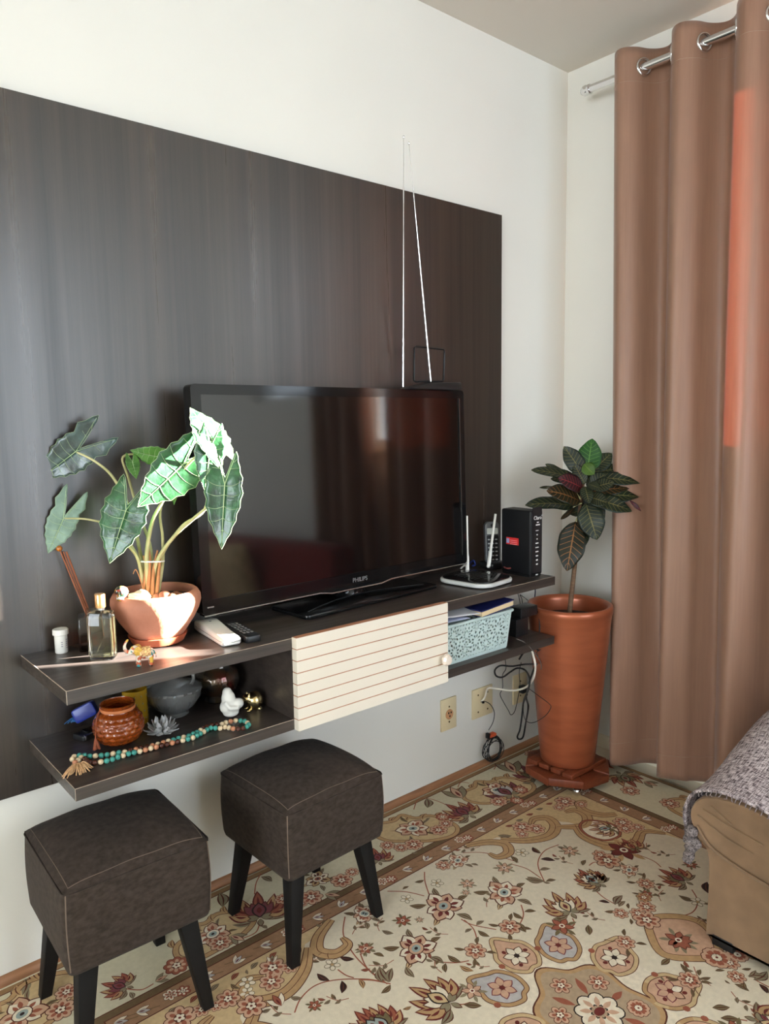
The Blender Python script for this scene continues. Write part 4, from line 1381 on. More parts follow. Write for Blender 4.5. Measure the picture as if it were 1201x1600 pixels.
# covered crystal bowl
c = Vector((-1.668, -0.098, ZL))
o = thing('crystal_bowl', c, 'large cut crystal bowl with handle behind the lotus ornament', 'bowl')
def cut(n, amp):
    return lambda r, z, a: r * (1 + amp * abs(math.sin(n * a / 2 + z * 60)) - amp * .5 * abs(math.sin(n * a / 2 - z * 60)))
MB().lathe([(0, 0), (.030, 0), (.034, .004), (.030, .010), (.048, .024), (.060, .042), (.064, .058), (.0645, .063), (.061, .063), (.056, .044), (.044, .028), (.022, .016), (0, .015)], c, 96, fn=cut(24, .035)).build('bowl', CRY, o, smooth=25)
MB().lathe([(.066, .064), (.0655, .068), (.060, .071), (.045, .079), (.022, .087), (.012, .090), (.009, .096), (.016, .106), (.0185, .115), (.012, .124), (0, .126)], c, 72, fn=cut(18, .03)).build('lid', CRY, o, smooth=25)
hp = catmull([c + Vector(v) for v in ((.03, -.03, .072), (.034, -.040, .092), (.030, -.036, .108), (.02, -.026, .112), (.012, -.018, .10))], 6)
MB().tube(hp, .0038, 8).build('handle', CRY, o, smooth=60)
# lotus
c = Vector((-1.740, -0.188, ZL))
o = thing('crystal_lotus', c, 'clear crystal lotus flower ornament on the lower shelf', 'ornament')
LOTUS = mat('lotus_crystal', (0.95, 0.95, 0.95), rough=0.06, trans=0.6, ior=1.5, var=0.02, spec=1.0)
def petal(a, tilt, L_, w, z0, r0):
    d_ = Vector((math.cos(a), math.sin(a), 0))
    s_ = Vector((-math.sin(a), math.cos(a), 0))
    up = d_ * math.cos(tilt) + Vector((0, 0, math.sin(tilt)))
    nn_ = up.cross(s_)
    b = c + d_ * r0 + Vector((0, 0, z0))
    pts = [(0, .25), (.3, .8), (.6, 1.0), (.85, .55), (1.0, 0)]
    mb = MB()
    vs_, fs = [], []
    for t, ww in pts:
        cc = b + up * (t * L_) + nn_ * (-.12 * L_ * math.sin(PI * t * .8))
        th = .0035 * (1 - .75 * t)
        vs_ += [cc - s_ * w * ww, cc + nn_ * th, cc + s_ * w * ww, cc - nn_ * th * 1.2]
    for i in range(len(pts) - 1):
        for k in range(4):
            q = (k + 1) % 4
            fs.append((i * 4 + k, i * 4 + q, (i + 1) * 4 + q, (i + 1) * 4 + k))
    fs.append((3, 2, 1, 0))
    mb.add(vs_, fs)
    mb.build('petal', LOTUS, o)
for n, tilt_, L_, w, r0 in ((9, .25, .030, .0085, .010), (8, .72, .031, .0082, .008), (6, 1.15, .033, .0072, .005), (3, 1.42, .034, .006, .001)):
    for k in range(n):
        petal(2 * PI * k / n + n * .3, tilt_, L_, w, .008, r0)
MB().lathe([(.010, 0), (.012, .002), (.010, .008), (.004, .014), (0, .015)], c, 12).build('base', CRY, o)
# iridescent dark glass pot
c = Vector((-1.545, -0.085, ZL))
o = thing('carnival_glass_pot', c, 'dark iridescent glass pot embossed with flowers at the back of the niche', 'candle holder')
def carnival():
    m, nt, b = nodes_of('carnival_glass')
    N, L = nt.nodes, nt.links
    tc = N.new('ShaderNodeTexCoord')
    nz = N.new('ShaderNodeTexNoise')
    nz.inputs['Scale'].default_value = 28
    L.new(tc.outputs['Object'], nz.inputs['Vector'])
    rp = N.new('ShaderNodeValToRGB')
    e = rp.color_ramp.elements
    e[0].position = .35
    e[0].color = (*rgb(34, 40, 46), 1)
    e[1].position = .7
    e[1].color = (*rgb(96, 30, 26), 1)
    q = e.new(.5)
    q.color = (*rgb(70, 54, 34), 1)
    L.new(nz.outputs[0], rp.inputs[0])
    L.new(rp.outputs[0], b.inputs['Base Color'])
    setin(b, Roughness=0.14, Metallic=0.6, Coat_Weight=0.8)
    return m
CARN = carnival()
prof = [(0, 0), (.030, 0), (.033, .004), (.028, .012), (.034, .020), (.048, .034), (.054, .050), (.054, .064), (.048, .080), (.040, .088), (.038, .096), (.036, .096), (.036, .088), (0, .02)]
def emb(r, z, a):
    if .025 < z < .085:
        n = 9
        ph = (a / (2 * PI) * n) % 1.0 - .5
        d_ = math.hypot(ph * .038, z - .055)
        return r + .0020 * (math.cos(d_ * 620) * .5 + .5) * (1 if d_ < .019 else .2)
    return r
MB().lathe(prof, c, 144, cap=False, fn=emb).build('pot', CARN, o, smooth=60)
# add rings so that the embossing is resolved
# white seated figure
c = Vector((-1.574, -0.203, ZL))
o = MB()
o.ball(c + Vector((0, 0, .010)), (.0195, .018, .010), 18, 10).ball(c + Vector((-.001, 0, .026)), (.026, .021, .020), 20, 12).ball(c + Vector((-.004, .003, .045)), (.0165, .0155, .020), 18, 12)
o.ball(c + Vector((-.006, .003, .060)), (.0115, .0115, .0120), 18, 12).ball(c + Vector((.013, -.012, .032)), (.0145, .012, .013), 16, 10)
o.tube([c + Vector((-.018, -.006, .040)), c + Vector((-.012, -.020, .028)), c + Vector((.008, -.024, .026))], [.006, .006, .005], 8)
tag(o.build('white_figurine', mat('matte_white_ceramic', rgb(226, 222, 212), rough=0.6, var=0.02), org=c, smooth=60, remesh=0.002), 'small smooth white ceramic seated figure on the lower shelf', 'figurine')
# golden animal figurine
c = Vector((-1.512, -0.200, ZL))
o = thing('gold_figurine', c, 'small polished gold animal figurine beside the white figure', 'figurine')
BRASS = mat('polished_gold', (0.62, 0.48, 0.24), rough=0.18, metal=1.0, var=0.12, scale=60)
hv = (-(RT.copy()) * .8 - Vector((FW.x, FW.y, 0)) * .5)
hv.z = 0
hv.normalize()
sv_ = Vector((-hv.y, hv.x, 0))
G = lambda f, s, z: c + hv * f + sv_ * s + Vector((0, 0, z))
mb = MB().ball(G(-.004, 0, .022), (.0215, .0215, .0225), 20, 14).ball(G(.015, 0, .030), (.0115, .0115, .0115), 16, 10).ball(G(.024, 0, .027), (.006, .006, .005), 12, 8)
for s in (-1, 1):
    mb.ball(G(.014, s * .010, .003), (.008, .006, .0035), 12, 8)
    mb.ball(G(-.012, s * .012, .003), (.008, .006, .0035), 12, 8)
mb.build('body', BRASS, o, smooth=60, remesh=0.0016)
for s in (-1, 1):
    MB().lathe([(.0045, 0), (.003, .005), (0, .009)], G(.012, s * .007, .037), 10).build('ear', BRASS, o, smooth=60)
    MB().ball(G(.0245, s * .005, .033), .0016, 8, 6).build('eye', DARK, o, smooth=60)
# blue charger with cables, dark gadget below
BLUE = mat('blue_plastic', rgb(28, 48, 140), rough=0.3)
bc_ = D(133, 1112, depth_of(Vector((-1.868, -0.06, ZL + .04))))
o = thing('blue_charger', (bc_.x, bc_.y, ZL + .012), 'shiny blue plastic case with blue straps beside the amber jar', 'case')
Tm = frame_mtx(bc_, RT * .86 + UP * .45 + FW * .1, UP * .9 - RT * .3)
MB().prism(rrect(-.026, .026, -.0165, .0165, .007), -.012, .012, T=Tm).build('case', BLUE, o, bevel=0.004)
for k in range(4):
    a_ = D(124 - 2 * k, 1119 + 2 * k, depth_of(bc_))
    b_ = D(101 + 5 * k, 1131 - 1 * k, depth_of(bc_) - .005 * k)
    MB().tube(catmull([a_, a_.lerp(b_, .5) + Vector((0, 0, .004)), b_], 5), .0032, 6, flat=.4).build('strap', mat('blue_strap', rgb(44, 96, 150), rough=0.5), o, smooth=60)
gd = Vector((-1.865, -0.085, ZL))
o = thing('pocket_gadget', gd, 'black and silver pocket gadget lying under the blue case', 'gadget', rotz=.35)
MB().prism(rrect(-.032, .032, -.020, .020, .006), 0, .012).build('body', BLACKP, o, bevel=0.003)
MB().prism(rrect(-.028, .004, -.0208, -.014, .002), .004, .0128).build('silver_edge', SILVER, o)
MB().prism(rrect(-.012, .026, -.010, .012, .003), .0118, .0150).build('screen', TVB, o)

# bead necklace
mala = thing('bead_necklace', P(250, 1160, 'z', ZL), 'turquoise, cream and brown bead necklace with a beige tassel', 'necklace')
top_px = [(113, 1186), (118, 1181), (130, 1181), (150, 1181), (175, 1178), (200, 1174), (225, 1168), (250, 1162), (275, 1155), (297, 1149), (312, 1142), (322, 1136), (333, 1133), (345, 1132), (352, 1129), (362, 1127), (372, 1126), (382, 1127), (388, 1131)]
bot_px = [(387, 1134), (380, 1138), (368, 1139), (360, 1138), (352, 1136), (342, 1138), (332, 1137), (324, 1140), (314, 1146), (300, 1153), (285, 1157), (265, 1162), (245, 1167), (222, 1173), (200, 1178), (182, 1184), (165, 1189), (148, 1192), (138, 1190), (128, 1184), (120, 1190), (116, 1193)]
def resample(pts, step):
    out = [pts[0]]
    acc = 0
    for a, b in zip(pts, pts[1:]):
        seg = (b - a).length
        while acc + seg >= step:
            t = (step - acc) / seg
            a = a.lerp(b, t)
            out.append(a.copy())
            seg = (b - a).length
            acc = 0
        acc += seg
    return out
path = catmull([P(x, y, 'z', ZL + .0065) for x, y in top_px + bot_px], 10)
beads = resample(path, .0116)
BC = {'t': mat('bead_turquoise', rgb(70, 150, 136), rough=0.4, var=0.18, scale=300), 'c': mat('bead_cream', rgb(222, 198, 160), rough=0.5, var=0.1, scale=200),
      'b': mat('bead_brown', rgb(74, 38, 26), rough=0.25, var=0.3, scale=300), 'p': mat('bead_peach', rgb(196, 132, 96), rough=0.4, var=0.15, scale=250)}
BM = {}
for k_, m_ in BC.items():
    mb = MB().ball((0, 0, 0), (.0058, .0058, .0056), 12, 8)
    me = bpy.data.meshes.new('bead')
    me.from_pydata([tuple(v) for v in mb.v], [], mb.f)
    me.polygons.foreach_set('use_smooth', [True] * len(me.polygons))
    me.materials.append(m_)
    BM[k_] = me
seq = 'cctttcttctcbpbbpcpcttctttcbbbbccpcttcttbbpc'
for i, p_ in enumerate(beads):
    b_ = bpy.data.objects.new('bead', BM[seq[i % len(seq)]])
    COL.objects.link(b_)
    b_.parent = mala
    b_.location = p_ - ORG[mala.name] + Vector((0, 0, random.uniform(-.0004, .0006)))
    b_.rotation_euler = (random.random() * 3, random.random() * 3, 0)
tsc = P(122, 1196, 'z', ZL + .007)
ts_ = MB().ball(tsc, (.006, .006, .0055), 12, 8).build('tassel_knot', mat('tassel_thread', rgb(206, 166, 122), rough=0.9, var=0.25, scale=200), mala, smooth=60)
for k in range(34):
    t = k / 33
    ex_, ey_ = 97 + 48 * t + random.uniform(-3, 3), 1216 - 14 * t + random.uniform(-4, 4)
    e_ = P(ex_, ey_, 'z', ZL + .003)
    e_.z = max(e_.z, ZL + .0015)
    md_ = tsc.lerp(e_, .45) + Vector((random.uniform(-.003, .003), random.uniform(-.003, .003), .006 + .004 * random.random()))
    if e_.y < YF + .004:
        e_.y = YF + .004
    MB().tube(catmull([tsc, md_, e_], 4), .0011, 4).build('tassel_strand', MATS['tassel_thread'], ts_, smooth=60)

# ------------------------------------------------------------------ right niche: basket, book, papers, adapters
BASK = mat('pale_aqua_plastic', rgb(188, 206, 203), rough=0.45, var=0.03)
bx0, bx1, by0, by1 = -0.948, -0.668, -0.305, -0.115
bz0, bz1 = ZL, ZL + .122
bk = thing('storage_basket', ((bx0 + bx1) / 2, (by0 + by1) / 2, ZL), 'pale aqua plastic basket with cut-out flowers beside the white door', 'basket')
rnd = random.Random(3)
flowers = []
for (u, v, r) in ((.12, .22, .030), (.30, .62, .026), (.28, .20, .022), (.45, .38, .032), (.60, .66, .028), (.62, .22, .024), (.80, .55, .034), (.86, .16, .026), (.10, .72, .026), (.45, .80, .016), (.76, .86, .016), (.94, .84, .018)):
    flowers.append((u * .28, v * .105 + .008, r, rnd.random() * 3))
def hole(x, z):
    if z < .006 or z > .108 or x < .006 or x > .274:
        return False
    for fx_, fz_, r, ph in flowers:
        d_ = math.hypot(x - fx_, z - fz_)
        if d_ < r:
            a = math.atan2(z - fz_, x - fx_) + ph
            k = abs((a / (2 * PI) * 9) % 1 - .5)
            if .30 * r < d_ < .62 * r and k < .26 * math.sin(PI * (d_ / r - .28) / .36):
                return True
            if .68 * r < d_ < .98 * r and abs(((a + .35) / (2 * PI) * 9) % 1 - .5) < .20 * math.sin(PI * (d_ / r - .66) / .34):
                return True
            return False
    gx, gz = (x / .0125) % 1 - .5, (z / .0125) % 1 - .5
    return math.hypot(gx, gz) < .2
def panel_with_holes(p0, ex_, L_, name, taper):
    """side panel from p0 along ex_, leaning outward towards the top"""
    n, m_ = int(L_ / .0016), int(.112 / .0016)
    ex_ = Vector(ex_)
    out_ = Vector((ex_.y, -ex_.x, 0))
    vs_, fs = {}, []
    mb = MB()
    idx = {}
    def vid(i, j):
        if (i, j) not in idx:
            x, z = i * L_ / n, j * .112 / m_
            sx = (x / L_ - .5) * 2
            idx[(i, j)] = len(mb.v)
            mb.v.append(tuple(Vector(p0) + ex_ * (x + sx * taper * (z / .112 - 1)) + out_ * (taper * (z / .112 - 1)) + Vector((0, 0, z))))
        return idx[(i, j)]
    for i in range(n):
        for j in range(m_):
            if not hole((i + .5) * .28 / n, (j + .5) * .112 / m_):
                mb.f.append((vid(i, j), vid(i + 1, j), vid(i + 1, j + 1), vid(i, j + 1)))
                mb.m.append(0)
    return mb.build(name, BASK, bk, recalc=False, solid=0.0016)
panel_with_holes((bx0, by0, bz0 + .004), (1, 0, 0), bx1 - bx0, 'perforated_front', .010)
panel_with_holes((bx1, by0, bz0 + .004), (0, 1, 0), by1 - by0, 'perforated_side', .010)
panel_with_holes((bx0, by1, bz0 + .004), (0, -1, 0), by1 - by0, 'perforated_side', .010)
MB().box(bx0 + .01, bx1 - .01, by1 - .011, by1 - .009, bz0 + .004, bz1 - .006).build('back_side', BASK, bk)
MB().box(bx0 + .011, bx1 - .011, by0 + .011, by1 - .011, bz0, bz0 + .004).build('bottom', BASK, bk)
rim = [(x, y, bz1 - .004) for x, y in rrect(bx0 - .003, bx1 + .006, by0 - .004, by1 + .003, .012, 5)]
MB().tube(rim, .0055, 8, closed=True, flat=.8).build('rim', BASK, bk, smooth=60)
# book and papers
o = thing('blue_book', (-.735, -.24, bz1), 'dark blue hardback book lying on top of the aqua basket', 'book')
Tm = Matrix.Translation((-.735, -.225, bz1 + .003)) @ Matrix.Rotation(.02, 4, 'Z') @ Matrix.Rotation(math.radians(-4), 4, 'Y')
mb = MB().box(-.075, .075, -.085, .085, .0165, .020, mtx=Tm)
mb.build('cover', mat('navy_cover', rgb(34, 40, 96), rough=0.4), o)
MB().box(-.075, .075, -.085, .085, .0, .002, mtx=Tm).build('cover', MATS['navy_cover'], o)
MB().box(-.072, .072, -.0835, .083, .002, .0165, mtx=Tm).build('pages', mat('paper_edge', rgb(220, 196, 156), rough=0.9, var=0.1, scale=6, stretch=(1, 1, 400)), o)
PAP = mat('white_paper', rgb(224, 222, 224), rough=0.8, var=0.03)
for nm, q, lb in (('paper_sheet', ((-.945, -.30, bz1 + .020), (-.80, -.306, bz1 + .008), (-.79, -.19, bz1 + .022), (-.935, -.14, bz1 + .026)), 'white paper sheet lying over the near edge of the aqua basket'),
                  ('paper_sheet', ((-.95, -.295, bz1 + .004), (-.85, -.304, bz1 + .003), (-.82, -.20, bz1 + .010), (-.94, -.16, bz1 + .012)), 'bluish paper sheet beneath the white one in the aqua basket')):
    q = [Vector(v) for v in q]
    mb = MB().grid(lambda u, v: q[0].lerp(q[1], u).lerp(q[3].lerp(q[2], u), v) + Vector((0, 0, .004 * math.sin(PI * u) * math.sin(2 * v))), 10, 10)
    tag(mb.build(nm, PAP if 'white paper' in lb else mat('bluish_paper', rgb(170, 176, 200), rough=0.8), org=q[0], smooth=60, recalc=False, solid=0.0006), lb, 'paper')
# adapters
a0 = P(814, 950, 'y', -.255)
o = thing('power_adapter', (a0.x + .04, -.23, ZL + .045), 'black power adapter on top of a second one at the shelf end', 'adapter')
MB().box(a0.x, a0.x + .085, -.255, -.205, ZL + .058, ZL + .092).build('case', BLACKP, o, bevel=0.004)
MB().tube(catmull([(a0.x + .084, -.24, ZL + .075), (a0.x + .10, -.245, ZL + .06), (a0.x + .102, -.25, ZL + .02), (a0.x + .098, -.25, ZL - .03)], 6), .0022, 6).build('lead', BLACKP, o, smooth=60)
o = thing('power_adapter', (a0.x + .03, -.22, ZL), 'lower black power adapter standing on the shelf end', 'adapter')
MB().box(a0.x - .018, a0.x + .045, -.25, -.17, ZL, ZL + .0575).build('case', BLACKP, o, bevel=0.004)
MB().box(a0.x + .045, a0.x + .060, -.235, -.20, ZL + .006, ZL + .04).build('plug', BLACKP, o, bevel=0.003)

# ------------------------------------------------------------------ wall outlets
IVORY = mat('ivory_plate', rgb(226, 208, 168), rough=0.45, var=0.02)
SOCK = mat('socket_peach', rgb(206, 152, 108), rough=0.5)
SCREW = mat('brass_screw', rgb(110, 90, 60), rough=0.4, metal=0.8)
def plate(x0, x1, z0, z1, label, holes):
    o = thing('wall_outlet', ((x0 + x1) / 2, 0, z0), label, 'outlet', 'ivory wall plates')
    MB().box(x0, x1, -.007, 0, z0, z1).build('plate', IVORY, o, bevel=0.0025)
    for hx, hz_ in holes:
        mb = MB().lathe([(.0032, 0), (.0032, .0012), (.002, .002)], (0, 0, 0), 10)
        mb.v = [Matrix.Translation((hx, -.007, hz_)) @ Matrix.Rotation(PI / 2, 4, 'X') @ Vector(v) for v in mb.v]
        mb.build('screw', SCREW, o)
    return o
ou = plate(-.674, -.600, .189, .302, 'single ivory wall socket below the white slatted door', ((-.637, .272), (-.637, .218)))
mb = MB().lathe([(.0175, 0), (.0175, .0025), (.015, .003)], (0, 0, 0), 24)
mb.v = [Matrix.Translation((-.637, -.007, .245)) @ Matrix.Rotation(PI / 2, 4, 'X') @ Vector(v) for v in mb.v]
sk_ = mb.build('socket', SOCK, ou, smooth=40)
for hx, hz_ in ((-.006, .006), (.006, .006), (0, -.006)):
    MB().box(-.637 + hx - .0022, -.637 + hx + .0022, -.0112, -.0095, .245 + hz_ - .003, .245 + hz_ + .003).build('socket_hole', DARK, sk_)
ou = plate(-.518, -.412, .189, .298, 'square ivory cable plate in the middle of the wall plates', ((-.490, .275), (-.44, .275), (-.490, .212), (-.44, .212)))
MB().lathe([(.005, 0), (.005, .004)], (-.466, -.009, .24), 12).build('cable_hole', DARK, ou)
ou = plate(-.294, -.216, .185, .298, 'ivory wall socket nearest the copper pot, behind the cables', ((-.255, .27), (-.255, .214)))
MB().box(-.268, -.242, -.03, -.007, .228, .256).build('plug', BLACKP, ou, bevel=0.004)

# ------------------------------------------------------------------ cables hanging under the shelf
def cable(name, pxs, r, mt, label, cat='cable', closed=False):
    pxs = [(x, y, yy if (x < 824 or yy < -.19 or y < 960) else (-.345 if x >= 840 else -.31 if x >= 830 else -.26)) for x, y, yy in pxs]
    pts = catmull([P(x, y, 'y', yy) for x, y, yy in pxs], 8, closed)
    o = MB().tube(pts, r, 7, closed=closed).build(name, mt, org=pts[0], smooth=60)
    return tag(o, label, cat)
CBK = mat('black_cable', (0.010, 0.010, 0.010), rough=0.5)
CWH = mat('white_cable_sheath', rgb(226, 218, 204), rough=0.5)
CGY = mat('grey_cable', rgb(92, 84, 80), rough=0.5)
cable('white_cable', [(751, 1096, -.009), (757, 1090, -.02), (762, 1076, -.03), (775, 1076, -.06), (800, 1079, -.13), (821, 1074, -.20), (833, 1060, -.28), (836, 1040, -.31), (833, 1025, -.31), (830, 1014, -.31), (829, 1006, -.305)], .0036, CWH, 'thick white cable curving from the square wall plate up to the shelf')
cable('black_cable', [(751, 1097, -.010), (757, 1096, -.03), (766, 1101, -.04), (772, 1113, -.04), (770, 1128, -.035), (763, 1141, -.03)], .0014, CBK, 'thin black cable leading from the square wall plate to the coil')
cable('black_cable', [(838, 1038, -.13), (820, 1038, -.11), (800, 1041, -.09), (782, 1040, -.07), (773, 1047, -.06), (775, 1056, -.06), (785, 1058, -.065), (797, 1050, -.08), (808, 1044, -.09), (820, 1047, -.10), (827, 1060, -.10), (825, 1078, -.09), (818, 1095, -.08), (815, 1120, -.07), (812, 1140, -.065), (808, 1151, -.065), (811, 1155, -.065), (817, 1151, -.066), (821, 1130, -.07), (825, 1105, -.08), (822, 1088, -.085), (828, 1062, -.10), (836, 1040, -.12)], .0032, CBK, 'thick black power cord hanging in a long narrow loop by the copper pot')
cable('black_cable', [(789, 1030, -.08), (790, 1045, -.08), (785, 1055, -.08), (785, 1075, -.08), (781, 1085, -.08), (787, 1098, -.075), (794, 1110, -.07), (798, 1117, -.07), (804, 1111, -.07), (809, 1090, -.07), (812, 1070, -.06), (811, 1050, -.08), (814, 1035, -.10)], .0013, CBK, 'thin black cable hanging in a loop in front of the socket')
cable('black_cable', [(826, 1076, -.09), (845, 1090, -.10), (858, 1100, -.11), (860, 1106, -.11), (852, 1118, -.10), (836, 1128, -.09), (824, 1128, -.08), (818, 1118, -.075), (818, 1100, -.075), (824, 1085, -.08)], .0012, CBK, 'thin dark cable looping in front of the copper pot')
cable('black_cable', [(849, 1014, -.25), (857, 1025, -.24), (860, 1040, -.23), (860, 1055, -.22), (856, 1061, -.22), (850, 1056, -.22), (846, 1045, -.22), (843, 1030, -.23), (838, 1020, -.24), (846, 1014, -.25)], .0013, CBK, 'thin black lead looped under the right end of the shelf')
cable('black_cable', [(811, 1030, -.12), (816, 1022, -.14), (822, 1016, -.18), (834, 1012, -.22), (842, 1016, -.24), (850, 1010, -.25)], .0034, CBK, 'short black cord under the right end of the lower shelf')
cable('grey_cable', [(806, 998, -.29), (818, 1003, -.30), (829, 1013, -.327), (840, 1027, -.327), (845, 1038, -.32), (845, 1046, -.31)], .0015, CGY, 'thin grey lead with metal tip hanging over the shelf front')
cable('black_cable', [(812, 930, -.05), (815, 936, -.08), (816, 946, -.12), (818, 954, -.16)], .0016, CBK, 'black lead dropping from the top shelf to the adapters')
cable('black_cable', [(809, 928, -.06), (812, 940, -.09), (813, 952, -.14)], .0013, CBK, 'second thin black lead beside the dropping one')
cable('black_cable', [(812, 929, -.07), (822, 936, -.10), (832, 944, -.11), (842, 950, -.12)], .0012, CBK, 'thin black lead slanting from the top shelf towards the copper pot')
cable('blue_cable', [(835, 916, -.10), (836, 925, -.10), (834, 938, -.11), (829, 948, -.13)], .0020, mat('navy_cable', rgb(30, 36, 70), rough=0.5), 'dark blue cable dropping below the top shelf near the modem')
# coil with orange tie
cc = P(770, 1168, 'y', -.03)
o = thing('coiled_cable', (cc.x, 0, cc.z - .05), 'coil of thin black cable tied with orange tape above the baseboard', 'cable')
rnd = random.Random(11)
for k in range(9):
    rx, rz_ = .040 + rnd.random() * .016, .034 + rnd.random() * .012
    ph = rnd.random() * 6
    tl = rnd.uniform(-.5, .5)
    pts = []
    for i in range(28):
        a = 2 * PI * i / 28
        x, z = rx * math.cos(a), rz_ * math.sin(a)
        pts.append(cc + Vector((x * math.cos(tl) - z * math.sin(tl) + rnd.uniform(-.001, .001) + .004 * math.sin(ph), .010 * math.sin(a + ph) - .006 + .001 * k, x * math.sin(tl) + z * math.cos(tl) - .006 + .004 * math.cos(ph))))
    MB().tube(pts, .0014, 6, closed=True).build('cable_loop', CBK, o, smooth=60)
tpz = P(768, 1148, 'y', -.035)
MB().box(tpz.x - .018, tpz.x + .016, tpz.y - .010, tpz.y + .010, tpz.z - .006, tpz.z + .006, mtx=None).build('orange_tie', mat('orange_tape', rgb(206, 84, 44), rough=0.5), o, bevel=0.003)
MB().box(tpz.x - .026, tpz.x - .014, tpz.y - .008, tpz.y + .008, tpz.z - .008, tpz.z + .012).build('plug', BLACKP, o, bevel=0.003)

# ------------------------------------------------------------------ copper pot with croton on a rolling stand
q0 = Vector((-.322, -.270, 0))
STW = mat('red_brown_wood', rgb(118, 58, 34), rough=0.5, var=0.2, scale=12, stretch=(1, 6, 1))
stn = thing('plant_stand', q0, 'octagonal red-brown wooden stand on casters under the copper pot', 'stand')
def octo(r, rot=0.0):
    return [(q0.x + r * math.cos(2 * PI * k / 8 + rot), q0.y + r * math.sin(2 * PI * k / 8 + rot)) for k in range(8)]
for k in range(8):
    a0_, a1_ = 2 * PI * k / 8 + .2, 2 * PI * (k + 1) / 8 + .2
    def pp(r, a):
        return (q0.x + r * math.cos(a), q0.y + r * math.sin(a))
    MB().prism([pp(.150, a0_), pp(.150, a1_), pp(.095, a1_), pp(.095, a0_)], .034 if k % 2 else .038, .060 if k % 2 else .064).build('rim_board', STW, stn, bevel=0.003)
for k in range(4):
    y0_ = -.09 + k * .048
    MB().box(q0.x - .10, q0.x + .10, q0.y + y0_, q0.y + y0_ + .040, .062, .078).build('slat', STW, stn, bevel=0.003)
MB().prism(octo(.097), .044, .056).build('under_board', STW, stn)
for k in range(4):
    a = -2.45 + k * PI / 2 + .22
    cx_, cy_ = q0.x + .118 * math.cos(a), q0.y + .118 * math.sin(a)
    w_ = MB().ball((cx_, cy_, .0175), (.0165, .0165, .0165), 14, 10).build('caster', CHROME, stn, smooth=60)
    MB().lathe([(.007, .028), (.009, .033), (.012, .036)], (cx_, cy_, 0), 12).build('caster_stem', CHROME, w_, smooth=60)
COPPER = mat('copper_glaze', rgb(160, 86, 56), rough=0.32, metal=0.4, var=0.10, scale=5, stretch=(1, 1, 5), col2=rgb(170, 94, 62), coat=0.15)
cpot = thing('copper_planter', Vector((q0.x, q0.y, .078)), 'tall copper-glazed planter holding a dark variegated croton', 'planter')
pz = .078
prof = [(0, pz), (.086, pz), (.092, pz + .004), (.0935, pz + .02), (.103, .20), (.116, .34), (.127, .46), (.135, .56), (.139, .595), (.142, .606), (.143, .618), (.140, .628), (.134, .630), (.126, .626), (.122, .612), (.1205, .585), (.118, .56)]
MB().lathe([(r, z) for r, z in prof], (q0.x, q0.y, 0), 64, cap=False).build('pot', COPPER, cpot, smooth=60)
MB().lathe([(.1195, .575), (.08, .580), (.04, .576), (0, .582)], (q0.x, q0.y, 0), 32, cap=False).build('soil', SOIL, cpot, smooth=60)

def croton_mat(name, c1, c2, vein):
    m, nt, b = nodes_of(name)
    N, L = nt.nodes, nt.links
    tc = N.new('ShaderNodeTexCoord')
    sp = N.new('ShaderNodeSeparateXYZ')
    L.new(tc.outputs['UV'], sp.inputs[0])
    # |u-.5|*2
    def math_(op, a, b_=None, v=None):
        n = N.new('ShaderNodeMath')
        n.operation = op
        L.new(a, n.inputs[0])
        if b_ is not None:
            L.new(b_, n.inputs[1])
        elif v is not None:
            n.inputs[1].default_value = v
        return n.outputs[0]
    au = math_('ABSOLUTE', math_('SUBTRACT', sp.outputs[0], v=.5))
    # side veins run forward from the midrib
    s1 = math_('SUBTRACT', sp.outputs[1], math_('MULTIPLY', au, v=.32))
    fr_ = math_('FRACT', math_('MULTIPLY', s1, v=9.0))
    d1 = math_('ABSOLUTE', math_('SUBTRACT', fr_, v=.5))
    v1 = math_('LESS_THAN', d1, v=.055)
    v1 = math_('MULTIPLY', v1, math_('LESS_THAN', au, v=.42))
    v2 = math_('LESS_THAN', au, v=.022)
    vv = math_('MAXIMUM', v1, v2)
    nz = N.new('ShaderNodeTexNoise')
    nz.inputs['Scale'].default_value = 26
    L.new(tc.outputs['Object'], nz.inputs['Vector'])
    rp = N.new('ShaderNodeValToRGB')
    rp.color_ramp.elements[0].position = .35
    rp.color_ramp.elements[1].position = .7
    rp.color_ramp.elements[0].color = (*c1, 1)
    rp.color_ramp.elements[1].color = (*c2, 1)
    L.new(nz.outputs[0], rp.inputs[0])
    mx = N.new('ShaderNodeMix')
    mx.data_type = 'RGBA'
    L.new(math_('MULTIPLY', vv, v=.85), mx.inputs[0])
    L.new(rp.outputs[0], mx.inputs[6])
    mx.inputs[7].default_value = (*vein, 1)
    L.new(mx.outputs[2], b.inputs['Base Color'])
    bp = N.new('ShaderNodeBump')
    bp.inputs['Strength'].default_value = .4
    bp.inputs['Distance'].default_value = .003
    L.new(vv, bp.inputs['Height'])
    L.new(bp.outputs[0], b.inputs['Normal'])
    setin(b, Roughness=0.42, Specular_IOR_Level=0.28)
    MATS[name] = m
    return m
CRD = croton_mat('croton_dark', rgb(16, 26, 18), rgb(28, 40, 24), rgb(112, 104, 60))
CRO = croton_mat('croton_orange_veins', rgb(18, 24, 15), rgb(32, 32, 19), rgb(140, 94, 50))
CRP = croton_mat('croton_purple', rgb(36, 16, 20), rgb(46, 22, 26), rgb(140, 48, 52))
CRG = croton_mat('croton_green', rgb(24, 66, 22), rgb(38, 84, 30), rgb(92, 132, 60))
CRY_ = croton_mat('croton_yellow_green', rgb(46, 74, 18), rgb(62, 90, 26), rgb(96, 118, 46))
BARK = mat('croton_bark', rgb(104, 78, 58), rough=0.85, var=0.25, scale=40, stretch=(1, 1, 4), bump=0.4, bscale=80)
